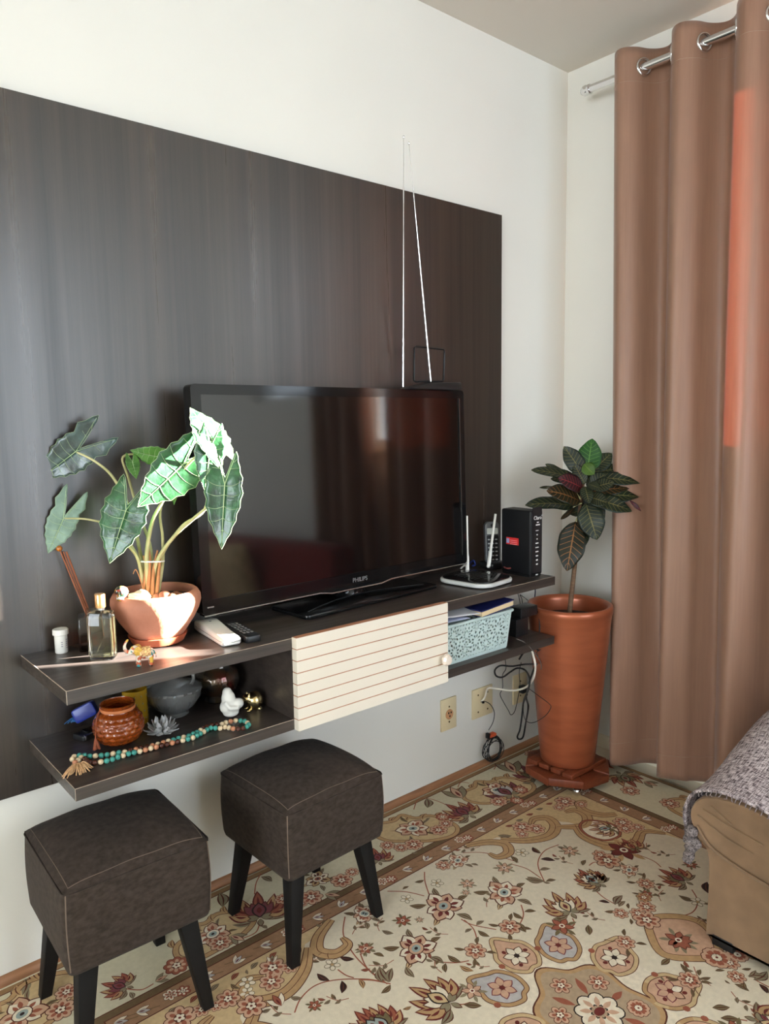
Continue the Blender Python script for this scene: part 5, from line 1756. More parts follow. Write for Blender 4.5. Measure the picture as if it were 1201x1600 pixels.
ct = cpot
dq = depth_of(Vector((q0.x, q0.y, .85)))
def CP(x, y, d_=0.0):      # crop coordinates of the croton close-up to room space
    return D(810 + x * .16653, 670 + y * .16653, dq + d_)
trunk = catmull([D(889, 962, dq - .02), D(893, 925, dq - .015), D(898, 880, dq - .005), D(902, 840, dq), D(905, 800, dq), D(910, 760, dq), D(915, 735, dq)], 6)
MB().tube(trunk, [.0085 - .004 * k / (len(trunk) - 1) for k in range(len(trunk))], 10).build('trunk', BARK, ct, smooth=60)
def croton_leaf(b_, t_, w, mt, nrm, bend=.10, fold=.12, blunt=.5):
    b_, t_ = Vector(b_), Vector(t_)
    ax = t_ - b_
    L_ = ax.length
    ax.normalize()
    nrm = Vector(nrm)
    nrm = (nrm - ax * nrm.dot(ax)).normalized()
    sd_ = ax.cross(nrm)
    def prof_(v):
        return (math.sin(PI * min(1, max(0, v)) ** (0.75 + .25 * blunt)) ** .72) * (1 - .12 * math.sin(17 * v) * .25)
    def fn(u, v):
        x = (u - .5) * 2
        ww = w / 2 * max(.012, prof_(v))
        z = fold * abs(x) * ww + bend * L_ * math.sin(PI * v) + .02 * L_ * math.sin(9 * v) * x
        return b_ + ax * (v * L_) + sd_ * (x * ww) + nrm * z
    lf = MB().grid(fn, 9, 17).build('leaf', mt, ct, smooth=70, recalc=False, solid=0.0006)
    st_ = trunk[-1] if b_.z > trunk[-8].z else trunk[-10]
    return lf
toc = (CAM - CP(640, 600)).normalized()
upv = Vector((0, 0, 1))
LVS = [
    # base crop, tip crop, depth base, depth tip, width crop, material, normal mix (towards camera, up)
    ((640, 420), (690, 92), .01, .02, 205, CRG, (1, .15), .02),
    ((600, 420), (425, 165), -.01, .0, 165, CRD, (1, .3), .04),
    ((560, 480), (118, 386), .0, -.02, 128, CRD, (.75, .7), .05),
    ((600, 560), (368, 462), -.03, -.07, 170, CRP, (.9, .5), .06),
    ((575, 680), (262, 580), -.04, -.09, 205, CRO, (.8, .6), .06),
    ((520, 725), (62, 716), .0, -.04, 165, CRD, (.7, .7), .06),
    ((535, 870), (452, 1335), -.02, -.05, 235, CRO, (1, -.1), .03),
    ((630, 700), (735, 1042), -.04, -.06, 220, CRD, (1, .3), .05),
    ((680, 660), (1065, 775), -.03, -.04, 165, CRD, (.8, .6), .06),
    ((720, 640), (1130, 640), -.01, -.01, 165, CRD, (.75, .7), .06),
    ((700, 460), (1140, 512), .0, .0, 130, CRD, (.8, .6), .06),
    ((700, 420), (1000, 372), .02, .03, 120, CRD, (.8, .6), .05),
    ((690, 400), (872, 228), .02, .03, 150, CRD, (1, .3), .04),
    ((430, 440), (250, 330), .03, .03, 75, CRD, (.8, .6), .04),
    ((610, 330), (705, 430), -.03, -.045, 120, CRY_, (1, .2), .02),
    ((470, 560), (195, 552), .04, .03, 55, CRD, (.5, .9), .02),
    ((640, 860), (600, 1130), .03, .03, 90, CRD, (1, .1), .02),
    ((520, 740), (395, 850), .01, .0, 60, CRO, (.5, .9), -.05),
    ((1040, 670), (1150, 775), -.02, -.02, 36, CRP, (.8, .5), .02),
    ((650, 520), (760, 560), -.06, -.09, 100, CRD, (.8, .6), .05),
    ((690, 560), (900, 500), -.03, -.05, 140, CRD, (.8, .6), .05),
    ((600, 760), (480, 800), .02, .03, 90, CRD, (.9, .3), .05),
    ((640, 560), (820, 420), .0, -.02, 150, CRD, (.9, .4), .05),
    ((620, 520), (520, 330), -.02, -.01, 120, CRD, (1, .3), .05),
    ((640, 600), (950, 470), .02, .03, 130, CRD, (.8, .6), .05),
    ((600, 620), (440, 640), .02, .03, 130, CRD, (.8, .6), .05),
    ((650, 640), (840, 700), -.05, -.07, 150, CRD, (.8, .6), .05),
    ((600, 500), (300, 470), .02, .03, 120, CRD, (.8, .6), .05),
    ((640, 520), (740, 300), .0, .01, 130, CRD, (1, .3), .04),
    ((640, 600), (1040, 560), .0, .0, 140, CRO, (.8, .6), .06),
    ((600, 640), (330, 690), .01, .02, 130, CRD, (.8, .6), .05),
    ((620, 640), (560, 800), .02, .03, 120, CRD, (1, .2), .04),
    ((650, 620), (800, 860), .01, .0, 140, CRD, (.9, .3), .05),
    ((620, 540), (660, 700), -.05, -.09, 110, CRD, (.7, .7), .06),
]
for b_, t_, db, dt, w, mt_, (nc, nu), bend in LVS:
    croton_leaf(CP(*b_, db), CP(*t_, dt), 1.10 * w * .16653 * dq / FPX, mt_, toc * nc + upv * nu, bend)
PST = mat('croton_leaf_stalk', rgb(168, 164, 112), rough=0.5, var=0.15)
for q in (((580, 660), (515, 575)), ((620, 640), (680, 505)), ((630, 640), (750, 590)), ((640, 650), (700, 640)), ((590, 700), (520, 730)), ((590, 760), (535, 870)), ((620, 640), (700, 600))):
    MB().tube([CP(*q[0], -.03), CP((q[0][0] + q[1][0]) / 2, (q[0][1] + q[1][1]) / 2 - 6, -.035), CP(*q[1], -.03)], .0022, 6).build('leaf_stalk', PST, ct, smooth=60)
#==PART5==

# ------------------------------------------------------------------ rug
RZ = 0.008
RCX, RCY = -1.139, -0.94
RUGX0, RUGX1, RUGY0, RUGY1 = -2.178, -0.098, -1.853, -0.027
def rugmat(name, col, var=0.10):
    return mat('rug_' + name, col, rough=0.95, var=var, scale=90, bump=0.35, bscale=700, sheen=0.05, spec=0.15)
RC = dict(
    field=rugmat('ivory', rgb(218, 205, 180), .05), border=rugmat('grey_ivory', rgb(200, 189, 160), .05), tan=rugmat('tan_band', rgb(152, 114, 84)), olive=rugmat('olive_strip', rgb(106, 84, 56)),
    edge=rugmat('edge_brown', rgb(140, 108, 74)), line=rugmat('outline_brown', rgb(88, 46, 32)), red=rugmat('dark_red', rgb(104, 42, 36)), rust=rugmat('rust', rgb(150, 86, 64)), peach=rugmat('peach', rgb(196, 156, 128)),
    cream=rugmat('cream', rgb(222, 208, 184)), grey=rugmat('grey_green', rgb(134, 122, 96)), olv=rugmat('olive_leaf', rgb(112, 98, 68)), teal=rugmat('teal_grey', rgb(148, 158, 152)), blue=rugmat('blue_grey', rgb(178, 172, 168)),
    gold=rugmat('gold_tan', rgb(178, 142, 100)), sand=rugmat('sand', rgb(196, 168, 126)), mauve=rugmat('mauve', rgb(120, 62, 66)), dark=rugmat('near_black', rgb(46, 32, 28)), taupe=rugmat('taupe', rgb(170, 146, 118)))
RK = list(RC.keys())
rug = thing('floral_rug', (RCX, RCY, 0), 'ivory oriental rug with red, tan and grey flowers covering the floor', 'rug')
MB().box(RUGX0, RUGX1, RUGY0, RUGY1, 0.0005, RZ).build('pile', RC['field'], rug, bevel=0.002)

class Rug:
    def __init__(s):
        s.v, s.f, s.m = [], [], []
        s.k = 0
    def poly(s, pts, col, lay):
        s.k += 1
        z = RZ + .00012 * lay + (s.k % 40) * 1.5e-6
        for mir in (0, 1):
            pp_ = [(x, 2 * RCY - y) for x, y in pts][::-1] if mir else list(pts)
            cy = sum(y for x, y in pp_) / len(pp_)
            if mir and cy > RCY - .001:
                continue
            pp_ = [(min(max(x, RUGX0 + .002), RUGX1 - .002), min(max(y, RUGY0 + .002), RUGY1 - .002)) for x, y in pp_]
            a = sum(pp_[i - 1][0] * pp_[i][1] - pp_[i][0] * pp_[i - 1][1] for i in range(len(pp_)))
            if abs(a) < 1e-9:
                continue
            if a < 0:
                pp_ = pp_[::-1]
            o = len(s.v)
            s.v += [(x, y, z) for x, y in pp_]
            s.f.append(tuple(range(o, o + len(pp_))))
            s.m.append(RK.index(col))
    def ribbon(s, pts, w, col, lay):
        pts = [Vector((p_[0], p_[1], 0)) for p_ in pts]
        n = len(pts)
        ws = w if isinstance(w, (list, tuple)) else [w] * n
        L_, R_ = [], []
        for i in range(n):
            t = (pts[min(i + 1, n - 1)] - pts[max(i - 1, 0)])
            t = t.normalized() if t.length > 1e-9 else Vector((1, 0, 0))
            nn_ = Vector((-t.y, t.x, 0))
            L_.append(pts[i] + nn_ * ws[i])
            R_.append(pts[i] - nn_ * ws[i])
        for i in range(n - 1):
            s.poly([(L_[i].x, L_[i].y), (R_[i].x, R_[i].y), (R_[i + 1].x, R_[i + 1].y), (L_[i + 1].x, L_[i + 1].y)], col, lay)
RG = Rug()
def ell(c, a, ra, rb, n=12, p=1.0):
    ca, sa = math.cos(a), math.sin(a)
    out = []
    for k in range(n):
        t = 2 * PI * k / n
        x, y = ra * math.cos(t), rb * math.sin(t) * (1 - .0 * p)
        out.append((c[0] + x * ca - y * sa, c[1] + x * sa + y * ca))
    return out
def lens(b, t, w, n=7, bend=0.0):
    """pointed leaf shape from b to t"""
    b, t = Vector((b[0], b[1], 0)), Vector((t[0], t[1], 0))
    d_ = t - b
    nn_ = Vector((-d_.y, d_.x, 0))
    nn_ = nn_.normalized() if nn_.length > 0 else nn_
    out = []
    for k in range(n + 1):
        u = k / n
        p_ = b + d_ * u + nn_ * (w * math.sin(PI * u) + bend * d_.length * math.sin(PI * u))
        out.append((p_.x, p_.y))
    for k in range(n - 1, 0, -1):
        u = k / n
        p_ = b + d_ * u - nn_ * (w * math.sin(PI * u) - bend * d_.length * math.sin(PI * u))
        out.append((p_.x, p_.y))
    return out
def pol(c, r, a):
    return (c[0] + r * math.cos(a), c[1] + r * math.sin(a))
def rosette(c, r, pal=('peach', 'rust', 'cream'), n=7, a0=.3, lay=4):
    for k in range(n):
        a = a0 + 2 * PI * k / n
        q = pol(c, r * .62, a)
        RG.poly(ell(q, a, r * .42, r * .36), 'line' if pal[0] != 'rust' else 'red', lay)
        RG.poly(ell(q, a, r * .36, r * .295), pal[0], lay + 1)
        RG.poly(ell(pol(c, r * .52, a), a, r * .22, r * .15, 8), pal[1], lay + 2)
    RG.poly(ell(c, 0, r * .38, r * .38), 'line', lay + 3)
    for k in range(5):
        a = a0 + 2 * PI * k / 5
        RG.poly(ell(pol(c, r * .19, a), a, r * .16, r * .12, 8), pal[2], lay + 4)
    RG.poly(ell(c, 0, r * .10, r * .10, 8), 'red', lay + 5)
def peony(c, r, a0=0.0, pal=('cream', 'peach', 'rust', 'teal'), lay=4):
    for k in range(8):
        a = a0 + 2 * PI * k / 8 + .2 * math.sin(k * 2.3)
        rr = r * (1 + .12 * math.sin(k * 1.9))
        RG.poly(lens(pol(c, rr * .15, a), pol(c, rr * 1.04, a), rr * .36), 'line', lay)
        RG.poly(lens(pol(c, rr * .15, a), pol(c, rr * .97, a), rr * .30), pal[k % 2], lay + 1)
        RG.poly(lens(pol(c, rr * .3, a), pol(c, rr * .75, a), rr * .10), pal[2], lay + 2)
    for k in range(5):
        a = a0 + .5 + 2 * PI * k / 5
        leaf(pol(c, r * .8, a), pol(c, r * (1.5 + .15 * (k % 2)), a + .12), .34, ('grey', 'olv', 'sand')[k % 3], .12, lay - 3)
    RG.poly(ell(c, a0, r * .46, r * .40), 'line', lay + 3)
    RG.poly(ell(c, a0, r * .41, r * .35), pal[0], lay + 4)
    RG.poly(ell(c, a0, r * .27, r * .22), pal[3], lay + 5)
    RG.poly(ell(c, a0, r * .11, r * .09, 8), 'dark', lay + 6)
def star(c, r, pal=('rust', 'olv'), a0=.4, lay=4, n=5):
    for k in range(n):
        a = a0 + 2 * PI * k / n
        RG.poly(lens(pol(c, r * .45, a + .6), pol(c, r * 1.35, a + .6), r * .16), pal[1], lay)
    for k in range(n):
        a = a0 + 2 * PI * k / n
        RG.poly(lens(c, pol(c, r, a), r * .30), 'line', lay + 1)
        RG.poly(lens(pol(c, r * .06, a), pol(c, r * .92, a), r * .235), pal[0], lay + 2)
    RG.poly(ell(c, 0, r * .24, r * .24, 10), 'cream', lay + 3)
    RG.poly(ell(c, 0, r * .13, r * .13, 8), 'red', lay + 4)
def daisy(c, r, a0=0.2, lay=4):
    for k in range(5):
        a = a0 + 2 * PI * k / 5
        RG.poly(ell(pol(c, r * .58, a), a, r * .42, r * .34), 'olv', lay)
        RG.poly(ell(pol(c, r * .58, a), a, r * .34, r * .26), 'cream', lay + 1)
    RG.poly(ell(c, 0, r * .2, r * .2, 8), 'gold', lay + 2)
def palmette(b, t, wr=.85, pal=('peach', 'red', 'cream', 'teal', 'olv'), lay=4):
    """fan of flame petals opening from b to t"""
    b, t = Vector((b[0], b[1], 0)), Vector((t[0], t[1], 0))
    d_ = t - b
    L_ = d_.length
    A = math.atan2(d_.y, d_.x)
    bb = (b.x, b.y)
    for k, a in enumerate((-1.25, -.85, -.45, -.0, .45, .85, 1.25)):
        rr = L_ * (1.0 - .28 * abs(a) / 1.25)
        st_ = pol(bb, L_ * .12, A + a)
        RG.poly(lens(st_, pol(bb, rr, A + a * wr), L_ * .135, bend=.10 * (1 if a > 0 else -1 if a < 0 else 0)), pal[1], lay)
        RG.poly(lens(st_, pol(bb, rr * .94, A + a * wr), L_ * .098, bend=.10 * (1 if a > 0 else -1 if a < 0 else 0)), pal[0] if k % 2 else 'gold', lay + 1)
        RG.poly(lens(pol(bb, L_ * .3, A + a * wr), pol(bb, rr * .78, A + a * wr), L_ * .035, bend=.10 * (1 if a > 0 else -1 if a < 0 else 0)), pal[1], lay + 2)
    for a in (-2.1, 2.1):
        leaf(pol(bb, L_ * .15, A + a), pol(bb, L_ * .62, A + a * .8), .36, 'grey', .12, lay - 3)
    for a in (-.75, -.35, .35, .75):
        RG.poly(lens(pol(bb, L_ * .05, A + a), pol(bb, L_ * .60, A + a * .8), L_ * .13), 'line', lay + 3)
        RG.poly(lens(pol(bb, L_ * .05, A + a), pol(bb, L_ * .56, A + a * .8), L_ * .10), pal[2], lay + 4)
    RG.poly(lens(bb, pol(bb, L_ * .56, A), L_ * .17), 'dark', lay + 5)
    RG.poly(lens(pol(bb, L_ * .04, A), pol(bb, L_ * .51, A), L_ * .13), pal[3], lay + 6)
    RG.poly(lens(pol(bb, L_ * .15, A), pol(bb, L_ * .38, A), L_ * .06), pal[1], lay + 7)
    for a in (-1.7, -1.15, 1.15, 1.7, PI):
        RG.poly(lens(pol(bb, L_ * .02, A + a), pol(bb, L_ * .30, A + a), L_ * .075), 'line', lay + 4)
        RG.poly(lens(pol(bb, L_ * .03, A + a), pol(bb, L_ * .27, A + a), L_ * .055), pal[4], lay + 5)
def tulip(b, t, pal=('grey', 'peach'), lay=4):
    b, t = Vector((b[0], b[1], 0)), Vector((t[0], t[1], 0))
    d_ = t - b
    L_, A = d_.length, math.atan2(d_.y, d_.x)
    bb = (b.x, b.y)
    for a, c_ in ((-.5, pal[0]), (.5, pal[0]), (0, pal[1])):
        RG.poly(lens(bb, pol(bb, L_, A + a), L_ * .19), 'line', lay + (c_ == pal[1]) * 2)
        RG.poly(lens(bb, pol(bb, L_ * .94, A + a), L_ * .15), c_, lay + 1 + (c_ == pal[1]) * 2)
    RG.poly(lens(pol(bb, L_ * .15, A), pol(bb, L_ * .6, A), L_ * .06), 'red', lay + 4)
def leaf(b, t, w=.28, col='grey', bend=.1, lay=3):
    L_ = math.hypot(t[0] - b[0], t[1] - b[1])
    RG.poly(lens(b, t, L_ * w * .62, bend=bend), 'line', lay)
    RG.poly(lens(b, t, L_ * w * .45, bend=bend), col, lay + 1)
    RG.poly(lens(b, t, L_ * .035, bend=bend), 'line', lay + 2)
def stem(pts, w=.0016, col='rust', lay=2):
    RG.ribbon(catmull([(x, y, 0) for x, y in pts], 8), w, col, lay)
def scroll(pts, w0, w1, col='gold', lay=3):
    pp_ = catmull([(x, y, 0) for x, y in pts], 8)
    n = len(pp_)
    ws = [w0 * math.sin(PI * min(1, (.12 + .88 * i / (n - 1)) * .98)) ** .7 + w1 for i in range(n)]
    RG.ribbon(pp_, [w_ + .0022 for w_ in ws], 'line', lay)
    RG.ribbon(pp_, ws, col, lay + 1)
    RG.ribbon(pp_, [.0008] * n, 'line', lay + 2)
def cart(pts, fill, out='gold', lay=2, w=.007):
    pp_ = catmull([(x, y, 0) for x, y in pts], 6, closed=True)
    q = [(p_.x, p_.y) for p_ in pp_]
    if fill:
        RG.poly(q, fill, lay)
    q3 = [(p_.x, p_.y, 0) for p_ in pp_] + [(pp_[0].x, pp_[0].y, 0), (pp_[1].x, pp_[1].y, 0)]
    RG.ribbon(q3, w + .0018, 'line', lay + 1)
    RG.ribbon(q3, w, out, lay + 2)
def W(px, py):
    p_ = P(px, py, 'z', RZ)
    return (p_.x, p_.y)
CROPS = {'A': (560, 1160, .25), 'B': (820, 1160, .25), 'C': (560, 1360, .25), 'D': (840, 1360, .3006), 'E': (300, 1360, .25), 'G': (0, 1380, .2664)}
def K(cr, x, y):
    o_ = CROPS[cr]
    return W(o_[0] + x * o_[2], o_[1] + y * o_[2])
def KR(cr, x, y, r):
    o_ = CROPS[cr]
    p_ = P(o_[0] + x * o_[2], o_[1] + y * o_[2], 'z', RZ)
    return r * o_[2] * depth_of(p_) / FPX

# --- border: grey-ivory outer band, olive strip, tan band, all round
def band(d0, d1, col, lay):
    x0, x1, y0, y1 = RUGX0 + d0, RUGX1 - d0, RUGY0 + d0, RUGY1 - d0
    X0, X1, Y0, Y1 = RUGX0 + d1, RUGX1 - d1, RUGY0 + d1, RUGY1 - d1
    for q in ([(x0, y1), (x1, y1), (X1, Y1), (X0, Y1)], [(x1, y0), (x1, y1), (X1, Y1), (X1, Y0)], [(x0, y0), (x0, y1), (X0, Y1), (X0, Y0)]):
        RG.poly(q, col, lay)
    RG.poly([(x0, y0), (x1, y0), (X1, Y0), (X0, Y0)], col, lay)
band(.0025, .018, 'edge', 1)
band(.018, .021, 'line', 1)
band(.021, .226, 'border', 1)
band(.222, .225, 'line', 2)
band(.225, .243, 'olive', 2)
band(.243, .246, 'line', 2)
band(.246, .292, 'tan', 2)
band(.292, .295, 'line', 2)

# --- medallion about the rug centre
mc = (RCX, RCY)
def epol(rx, ry, a):
    return (mc[0] + rx * math.cos(a), mc[1] + ry * math.sin(a))
RG.poly([epol(.185, .24, 2 * PI * k / 48) for k in range(48)], 'cream', 1)
n = 72
RG.poly([epol(.118 * (1 + .10 * math.cos(6 * 2 * PI * k / n)), .150 * (1 + .10 * math.cos(6 * 2 * PI * k / n)), 2 * PI * k / n + PI / 6) for k in range(n)], 'line', 2)
RG.poly([epol(.114 * (1 + .10 * math.cos(6 * 2 * PI * k / n)), .146 * (1 + .10 * math.cos(6 * 2 * PI * k / n)), 2 * PI * k / n + PI / 6) for k in range(n)], 'gold', 3)
RG.poly([epol(.104 * (1 + .10 * math.cos(6 * 2 * PI * k / n)), .134 * (1 + .10 * math.cos(6 * 2 * PI * k / n)), 2 * PI * k / n + PI / 6) for k in range(n)], 'taupe', 4)
for k in range(6):
    a = PI / 6 + 2 * PI * k / 6 if k else PI / 6
    a = PI / 2 + 2 * PI * k / 6
    rosette(epol(.080, .098, a), .024, ('peach', 'rust', 'cream'), 6, lay=6)
    a2 = a + PI / 6
    RG.poly(lens(epol(.045, .05, a2), epol(.085, .105, a2), .008), 'rust', 6)
for k in range(8):
    a = 2 * PI * k / 8
    RG.poly(ell(pol(mc, .034, a), a, .020, .0185), 'dark', 8)
for k in range(8):
    a = 2 * PI * k / 8
    RG.poly(ell(pol(mc, .034, a), a, .017, .0155), 'cream', 9)
    RG.poly(lens(pol(mc, .012, a), pol(mc, .042, a), .006), 'peach', 10)
RG.poly(ell(mc, 0, .014, .010), 'red', 12)
for k in range(10):
    a = PI / 2 + 2 * PI * k / 10
    c_ = epol(.172, .222, a)
    out = math.atan2(c_[1] - mc[1], c_[0] - mc[0])
    blue = k % 2 == 1
    if k in (0, 5):
        blue = False
    def LQ(r_, t_):
        return (c_[0] + r_ * math.cos(out) - t_ * math.sin(out), c_[1] + r_ * math.sin(out) + t_ * math.cos(out))
    cart([LQ(.075, 0), LQ(.040, .030), LQ(.018, .046), LQ(-.022, .044), LQ(-.050, .020), LQ(-.048, 0), LQ(-.050, -.020), LQ(-.022, -.044), LQ(.018, -.046), LQ(.040, -.030)],
         'blue' if blue else 'peach', 'gold' if blue else 'sand', 2, .0045)
    for j in range(6):
        a3 = out + 2 * PI * j / 6
        RG.poly(lens(pol(c_, .002, a3), pol(c_, .034, a3), .011), 'mauve' if blue else 'line', 5)
        RG.poly(lens(pol(c_, .004, a3), pol(c_, .031, a3), .0085), 'peach' if blue else 'cream', 6)
        if not blue and j % 2 == 0:
            RG.poly(ell(pol(c_, .030, a3 + .5), a3, .006, .005, 8), 'red', 6)
    RG.poly(ell(c_, 0, .007, .007, 8), 'dark' if not blue else 'red', 7)
    leaf(epol(.172 + .05, .222 + .055, a + .26), epol(.172 + .085, .222 + .10, a + .26), .36, 'olv', 0)
    tp_ = epol(.172 + .07, .222 + .09, a + .31)
    RG.poly(ell(pol(c_, .052, out + 1.57), 0, .008, .008, 8), 'rust', 6)
# tan cartouches left and right of the medallion, and above
for sx in (1, -1):
    cx_ = mc[0] + sx * .328
    cy_ = mc[1]
    cart([(cx_ - sx * .07, cy_), (cx_ - sx * .03, cy_ + .055), (cx_ + sx * .02, cy_ + .085), (cx_ + sx * .075, cy_ + .05), (cx_ + sx * .10, cy_), (cx_ + sx * .075, cy_ - .05), (cx_ + sx * .02, cy_ - .085), (cx_ - sx * .03, cy_ - .055)], 'peach', 'gold', 2, .009)
    star((cx_, cy_), .034, ('rust', 'grey'), lay=5)
    for yy_ in (1, -1):
        rosette((cx_ + .01 * sx, cy_ + yy_ * .088), .034, lay=8)
        rosette((cx_ + .055 * sx, cy_ + yy_ * .115), .024, lay=8)
        rosette((cx_ + .085 * sx, cy_ + yy_ * .140), .020, ('gold', 'rust', 'cream'), lay=8)

# --- corner scrolls of the field (mirrored left and right)
fx1, fy1 = RUGX1 - .295, RUGY1 - .295
for sx in (1, -1):
    def Q(x, y):
        px_ = fx1 - x
        return (px_ if sx > 0 else 2 * RCX - px_, fy1 - y)
    RG.poly([Q(0, 0), Q(.50, 0), Q(.47, .03), Q(.40, .035), Q(.34, .10), Q(.26, .125), Q(.20, .09), Q(.17, .13), Q(.16, .19), Q(.19, .24), Q(.17, .30), Q(.10, .32), Q(.03, .30), Q(.0, .42)], 'sand', 2)
    scroll([Q(.50, .005), Q(.44, .035), Q(.41, .075), Q(.435, .11), Q(.475, .105), Q(.48, .075)], .013, .002)
    scroll([Q(.40, .05), Q(.35, .105), Q(.28, .135), Q(.22, .115), Q(.20, .07), Q(.235, .045), Q(.27, .06)], .014, .002)
    scroll([Q(.22, .12), Q(.155, .17), Q(.10, .145), Q(.095, .10), Q(.13, .085)], .013, .002)
    scroll([Q(.17, .15), Q(.205, .21), Q(.19, .285), Q(.12, .325), Q(.05, .31), Q(.01, .36)], .014, .002)
    scroll([Q(.02, .20), Q(.06, .17), Q(.075, .12), Q(.05, .08), Q(.02, .09)], .012, .002)
    cart([Q(.085, .21), Q(.12, .16), Q(.165, .165), Q(.19, .21), Q(.175, .26), Q(.125, .275), Q(.09, .25)], 'cream', 'rust', 4, .003)
    palmette(Q(.105, .235), Q(.165, .195), lay=7)
    for (x, y, r) in ((.30, .05, .032), (.275, .085, .028), (.33, .075, .020), (.05, .24, .030), (.075, .265, .026), (.04, .285, .022), (.075, .045, .034), (.12, .055, .020), (.05, .09, .020)):
        rosette(Q(x, y), r, lay=6)
    star(Q(.18, .325), .05, ('red', 'gold'), lay=6)
    leaf(Q(.36, .06), Q(.39, .03), .4, 'grey')
    for k in range(6):
        leaf(Q(.06 + .05 * k, .022), Q(.085 + .05 * k, .012), .4, ('grey', 'rust')[k % 2], .1, 3)

# --- flowers of the tan band
for k in range(26):
    t = -0.95 + k * .076
    for (c_, ok) in (((RCX + t, RUGY1 - .270), abs(t) < .77), ((RUGX1 - .270, RCY + t), abs(t) < .66), ((RUGX0 + .270, RCY + t), abs(t) < .66)):
        if not ok or c_[1] < RCY - .02:
            continue
        if k % 4 == 0:
            rosette((c_[0] - .012, c_[1] + .004), .017, ('cream', 'rust', 'peach'), 6, lay=4)
            rosette((c_[0] + .014, c_[1] - .004), .017, ('rust', 'cream', 'cream'), 6, lay=4)
        else:
            tulip((c_[0] - .012, c_[1] - .006 * (-1) ** k), (c_[0] + .016, c_[1] + .008 * (-1) ** k), ('cream', 'blue'), 4)
            stem([(c_[0] - .03, c_[1] + .008), (c_[0], c_[1]), (c_[0] + .034, c_[1] - .010)], .0009, 'olive', 3)

# --- outer border motifs as they lie in the photograph (left side of the rug) and turned along the right side
for cr, x, y, r in (('A', 500, 550, 58), ('A', 265, 660, 46), ('A', 345, 640, 62), ('A', 180, 645, 48), ('A', 545, 510, 46), ('A', 525, 468, 44), ('A', 875, 372, 56), ('A', 1010, 298, 50), ('A', 990, 365, 44), ('A', 1090, 72, 55),
                    ('E', 565, 180, 50), ('E', 745, 170, 74), ('E', 935, 65, 70), ('E', 1000, 12, 45), ('E', 175, 455, 72), ('G', 355, 745, 84), ('G', 390, 640, 66), ('G', 1035, 485, 74), ('E', 690, 210, 34)):
    rosette(K(cr, x, y), KR(cr, x, y, r), ('peach', 'rust', 'cream') if (x // 7) % 3 else ('rust', 'peach', 'cream'), 8, lay=8)
for cr, bx_, by_, tx, ty, pal in (('A', 690, 455, 540, 385, ('rust', 'red', 'mauve', 'mauve', 'grey')), ('A', 960, 330, 790, 255, ('mauve', 'line', 'blue', 'mauve', 'grey')), ('A', 1120, 225, 1010, 140, ('mauve', 'red', 'olv', 'grey', 'grey')),
                                 ('E', 425, 300, 405, 130, ('rust', 'red', 'mauve', 'mauve', 'grey')), ('G', 740, 610, 590, 590, ('rust', 'red', 'mauve', 'mauve', 'grey')), ('A', 130, 745, 90, 660, ('rust', 'red', 'mauve', 'mauve', 'grey')),
                                 ('B', 600, 205, 700, 285, ('rust', 'red', 'olv', 'grey', 'grey')), ('B', 470, 130, 560, 165, ('rust', 'red', 'olv', 'grey', 'grey'))):
    palmette(K(cr, bx_, by_), K(cr, tx, ty), 1.0, pal, 6)
for cr, bx_, by_, tx, ty in (('A', 650, 350, 570, 280), ('A', 980, 190, 915, 115), ('E', 240, 410, 330, 440), ('G', 910, 580, 985, 540), ('B', 740, 245, 830, 275), ('E', 830, 150, 930, 160)):
    tulip(K(cr, bx_, by_), K(cr, tx, ty), lay=6)
def border_cart(cx_, cy_, a, s_=1.0):
    def Q(x, y):
        return (cx_ + s_ * (x * math.cos(a) - y * math.sin(a)), cy_ + s_ * (x * math.sin(a) + y * math.cos(a)))
    cart([Q(-.125, 0), Q(-.10, .045), Q(-.05, .055), Q(-.02, .085), Q(.02, .06), Q(.07, .065), Q(.115, .025), Q(.135, -.02), Q(.11, -.06), Q(.04, -.075), Q(-.03, -.065), Q(-.09, -.05)], 'sand', 'gold', 3, .006)
    for k in range(5):
        leaf(Q(-.11 + .05 * k, .045), Q(-.09 + .05 * k, .08), .45, 'gold', .15, 3)
    peony(Q(0, 0), .050 * s_, a, ('cream', 'peach', 'rust', 'teal'), 6)
c1 = K('A', 340, 540)
border_cart(c1[0], c1[1], -.55)
c2 = K('A', 860, 300)
border_cart(c2[0], c2[1], -.2)
c3 = K('E', 785, 60)
peony(K('E', 785, 55), KR('E', 785, 55, 80), 0, ('cream', 'gold', 'line', 'rust'), 6)
c3 = K('E', 130, 400)
border_cart(c3[0], c3[1], .2, .8)
border_cart(*K('G', 130, 770), .5, 1.0)
border_cart(RUGX1 - .115, -.70, -PI / 2, .9)
border_cart(RUGX1 - .115, -1.05, -PI / 2, .9)
for yy_, dx_ in ((-.60, -.13), (-.78, -.09), (-.83, -.14), (-.95, -.10), (-.47, -.15)):
    rosette((RUGX1 + dx_, yy_), .032, lay=8)
stem([K('A', 345, 420), K('A', 370, 360), K('A', 430, 350), K('A', 500, 370), K('A', 545, 390)])
stem([K('A', 620, 280), K('A', 640, 250), K('A', 690, 255)])
stem([K('A', 845, 170), K('A', 870, 140), K('A', 910, 145)])
stem([K('E', 390, 150), K('E', 400, 80), K('E', 430, 20)])
stem([K('E', 425, 320), K('E', 400, 385), K('E', 330, 420), K('E', 280, 425)])
stem([K('G', 740, 620), K('G', 830, 625), K('G', 900, 590)])
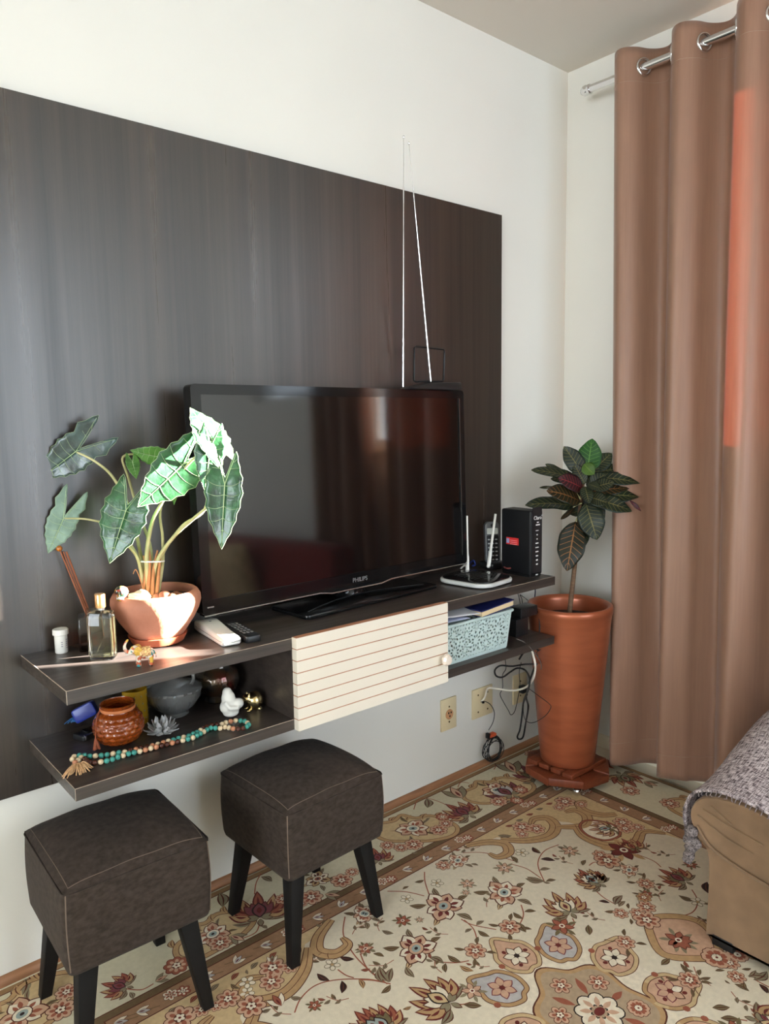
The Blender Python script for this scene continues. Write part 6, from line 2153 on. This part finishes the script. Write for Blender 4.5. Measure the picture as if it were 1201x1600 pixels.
for cr, bx_, by_, tx, ty in (('A', 425, 350, 430, 410), ('E', 430, 40, 500, 70), ('E', 170, 140, 190, 230), ('E', 430, 345, 470, 365), ('G', 760, 640, 780, 680), ('A', 370, 690, 330, 690), ('A', 420, 490, 450, 470), ('G', 60, 640, 140, 600), ('G', 20, 700, 90, 720), ('G', 150, 560, 130, 660), ('G', 60, 780, 0, 800)):
    leaf(K(cr, bx_, by_), K(cr, tx, ty), .4, 'grey')

# --- field motifs
for cr, x, y, r in (('C', 530, 225, 130), ('C', 910, 140, 118), ('C', 360, 490, 128), ('C', 45, 275, 72), ('A', 620, 740, 68), ('E', 1070, 270, 76), ('B', 650, 800, 62)):
    peony(K(cr, x, y), KR(cr, x, y, r), .5, ('peach', 'cream', 'red', 'teal') if r > 120 else ('cream', 'peach', 'rust', 'teal'), 5)
for cr, x, y, r in (('C', 945, 355, 70), ('C', 730, 505, 70), ('E', 225, 805, 78), ('E', 370, 850, 94), ('B', 515, 740, 82), ('B', 470, 705, 50), ('A', 530, 770, 50), ('D', 430, 225, 42), ('D', 520, 225, 44), ('D', 560, 70, 46), ('D', 455, 375, 52), ('D', 785, 575, 56), ('E', 150, 850, 45)):
    rosette(K(cr, x, y), KR(cr, x, y, r), ('peach', 'rust', 'cream'), 7, lay=7)
for cr, x, y, r in (('D', 455, 375, 62), ('D', 785, 575, 66), ('C', 945, 355, 78), ('C', 730, 505, 78), ('D', 560, 70, 56), ('D', 560, 125, 40), ('D', 475, 225, 50)):
    for k in range(4):
        a = .6 + k * 1.6
        c_ = K(cr, x, y)
        rr = KR(cr, x, y, r)
        leaf(pol(c_, rr * .8, a), pol(c_, rr * 1.75, a), .3, 'olv', .08)
for cr, x, y, r in (('A', 910, 785, 56), ('C', 680, 85, 48), ('C', 275, 315, 52), ('C', 45, 490, 52), ('C', 710, 755, 72), ('D', 125, 290, 66), ('E', 1080, 495, 50), ('E', 765, 845, 46), ('B', 280, 680, 56), ('B', 760, 880, 50), ('C', 380, 310, 26), ('C', 670, 140, 28), ('B', 1035, 765, 45), ('D', 565, 125, 36)):
    star(K(cr, x, y), KR(cr, x, y, r), ('rust', 'olv') if x % 2 else ('peach', 'grey'), .3 + x * .01, 5)
for cr, x, y, r in (('A', 490, 880, 44), ('A', 1020, 690, 46), ('C', 300, 180, 44), ('E', 875, 590, 54), ('D', 830, 165, 40), ('E', 345, 700, 56), ('E', 345, 765, 50)):
    daisy(K(cr, x, y), KR(cr, x, y, r), .4)
for cr, bx_, by_, tx, ty, pal in (('C', 570, 830, 310, 730, ('gold', 'red', 'cream', 'sand', 'grey')), ('C', 190, 1000, 20, 860, ('rust', 'red', 'olv', 'teal', 'grey')), ('E', 1180, 1010, 1010, 880, ('rust', 'red', 'olv', 'teal', 'grey')),
                                 ('B', 440, 880, 330, 790, ('rust', 'line', 'cream', 'teal', 'grey')), ('D', 170, 220, 70, 110, ('gold', 'red', 'cream', 'sand', 'grey')), ('B', 1000, 870, 830, 790, ('rust', 'red', 'olv', 'mauve', 'grey')),
                                 ('D', 1200, 790, 1120, 720, ('gold', 'red', 'olv', 'mauve', 'grey')), ('B', 690, 670, 600, 600, ('rust', 'red', 'gold', 'rust', 'olv')), ('D', 320, 70, 200, 10, ('rust', 'line', 'cream', 'teal', 'grey'))):
    palmette(K(cr, bx_, by_), K(cr, tx, ty), .95, pal, 6)
tulip(K('E', 560, 850), K('E', 500, 780), ('cream', 'rust'), 6)
tulip(K('E', 500, 580), K('E', 500, 530), ('cream', 'grey'), 6)
for pts in ((('A', 650, 690), ('A', 780, 690), ('A', 900, 720), ('A', 1000, 750)), (('A', 950, 760), ('A', 1050, 790), ('A', 1140, 850)), (('B', 210, 640), ('B', 120, 680), ('B', 80, 760), ('B', 120, 870)), (('A', 412, 810), ('A', 415, 870), ('A', 440, 950)),
            (('C', 180, 130), ('C', 300, 135), ('C', 410, 160)), (('C', 640, 305), ('C', 710, 340), ('C', 860, 370)), (('C', 660, 310), ('C', 720, 370), ('C', 745, 460)), (('C', 1015, 215), ('C', 1030, 280), ('C', 1000, 350)),
            (('C', 480, 570), ('C', 600, 578), ('C', 690, 565)), (('C', 600, 835), ('C', 650, 838), ('C', 700, 825)), (('C', 10, 520), ('C', 60, 620), ('C', 180, 710)), (('C', 0, 685), ('C', 90, 688), ('C', 200, 710)),
            (('E', 955, 290), ('E', 945, 400), ('E', 1000, 510), ('E', 1080, 600), ('E', 1190, 690)), (('E', 640, 890), ('E', 680, 800), ('E', 770, 720), ('E', 900, 685), ('E', 1080, 680), ('E', 1190, 695)), (('E', 910, 620), ('E', 960, 655), ('E', 1010, 672)),
            (('D', 290, 95), ('D', 340, 140), ('D', 400, 175)), (('D', 800, 100), ('D', 830, 160), ('D', 800, 220), ('D', 690, 250)), (('D', 180, 250), ('D', 190, 280), ('D', 160, 300)), (('B', 400, 770), ('B', 430, 750), ('B', 470, 750)), (('B', 430, 630), ('B', 520, 650), ('B', 600, 690)), (('B', 700, 700), ('B', 800, 740), ('B', 850, 780))):
    stem([K(*q) for q in pts])
for cr, bx_, by_, tx, ty, col in (('A', 410, 860, 350, 875, 'olv'), ('A', 275, 920, 315, 900, 'olv'), ('A', 950, 710, 990, 755, 'olv'), ('A', 1140, 695, 1090, 655, 'olv'), ('A', 700, 760, 750, 770, 'grey'), ('A', 1160, 870, 1040, 850, 'grey'), ('A', 1200, 880, 1150, 870, 'grey'), ('B', 90, 695, 45, 655, 'dark'), ('B', 95, 730, 190, 740, 'dark'), ('B', 130, 870, 195, 860, 'olv'), ('B', 120, 865, 10, 840, 'grey'),
                                 ('B', 90, 800, 160, 790, 'grey'), ('B', 200, 650, 260, 680, 'grey'), ('B', 560, 690, 530, 655, 'dark'), ('B', 460, 710, 445, 670, 'peach'), ('B', 360, 770, 380, 735, 'olv'), ('C', 1030, 305, 965, 262, 'olv'), ('C', 1035, 260, 1110, 255, 'olv'), ('C', 735, 345, 785, 315, 'grey'), ('C', 665, 390, 710, 365, 'grey'), ('C', 640, 575, 555, 530, 'olv'),
                                 ('C', 545, 640, 545, 580, 'olv'), ('C', 350, 670, 295, 600, 'grey'), ('C', 330, 850, 275, 870, 'gold'), ('C', 200, 715, 140, 770, 'olv'), ('C', 190, 700, 130, 600, 'grey'), ('C', 195, 700, 210, 610, 'grey'), ('C', 220, 395, 145, 375, 'grey'), ('C', 820, 415, 745, 375, 'olv'), ('C', 720, 630, 630, 595, 'gold'),
                                 ('E', 1015, 555, 920, 540, 'dark'), ('E', 860, 690, 780, 645, 'dark'), ('E', 935, 690, 935, 770, 'dark'), ('E', 1040, 680, 1070, 740, 'gold'), ('E', 690, 800, 610, 790, 'grey'), ('E', 1130, 520, 1200, 540, 'olv'), ('E', 840, 560, 780, 545, 'grey'), ('E', 860, 560, 850, 510, 'grey'), ('E', 1190, 700, 1160, 620, 'grey'), ('E', 300, 740, 240, 710, 'olv'), ('E', 350, 650, 340, 620, 'grey'), ('E', 1080, 320, 1095, 370, 'grey'),
                                 ('D', 315, 160, 375, 170, 'dark'), ('D', 400, 180, 440, 130, 'grey'), ('D', 420, 190, 455, 160, 'grey'), ('D', 820, 160, 730, 130, 'olv'), ('D', 860, 175, 910, 180, 'olv'), ('D', 885, 120, 880, 60, 'dark'), ('D', 1090, 550, 1200, 560, 'grey'), ('D', 1150, 590, 1200, 640, 'dark'), ('D', 1020, 590, 1100, 630, 'olv'), ('D', 1000, 590, 970, 570, 'olv'), ('D', 400, 210, 345, 215, 'olv')):
    leaf(K(cr, bx_, by_), K(cr, tx, ty), .34, col)

def sprig(c, a, s_):
    stem([pol(c, 0, a), pol(c, s_ * .5, a + .25), pol(c, s_, a - .1)], .0010, 'rust', 2)
    for k, (t_, d_) in enumerate(((.35, .9), (.55, -.9), (.8, .8), (1.0, -.2))):
        b_ = pol(c, s_ * t_, a + .1)
        leaf(b_, pol(b_, s_ * .38, a + d_), .36, ('grey', 'olv', 'grey', 'rust')[k], .1, 2)
for cr, x, y, a, s_ in (('A', 760, 650, 2.6, .06), ('A', 1010, 600, .6, .05), ('C', 560, 400, 2.0, .05), ('C', 800, 230, .4, .06), ('C', 520, 640, 1.2, .05), ('C', 220, 560, 2.8, .06), ('C', 130, 380, .8, .05), ('C', 820, 600, 2.2, .04), ('B', 560, 620, .3, .05), ('B', 800, 690, 1.0, .05),
                        ('B', 940, 700, 2.2, .05), ('B', 300, 760, 1.6, .05), ('D', 640, 160, .5, .05), ('D', 350, 260, 1.8, .05), ('D', 900, 250, 2.4, .04), ('D', 900, 600, 1.2, .06), ('D', 640, 640, .2, .05), ('E', 820, 380, 1.0, .05), ('E', 700, 620, .2, .05), ('E', 980, 800, 2.4, .05), ('E', 1000, 400, .2, .05), ('E', 620, 900, 2.0, .06)):
    sprig(K(cr, x, y), a, s_)
me = bpy.data.meshes.new('woven_pattern')
me.from_pydata([(x - RCX, y - RCY, z) for x, y, z in RG.v], [], RG.f)
for k_ in RK:
    me.materials.append(RC[k_])
me.polygons.foreach_set('material_index', RG.m)
wp = bpy.data.objects.new('woven_pattern', me)
COL.objects.link(wp)
wp.parent = rug
tag(wp, 'woven flower pattern in red, tan and grey', kind='stuff')
print('rug faces', len(RG.f))
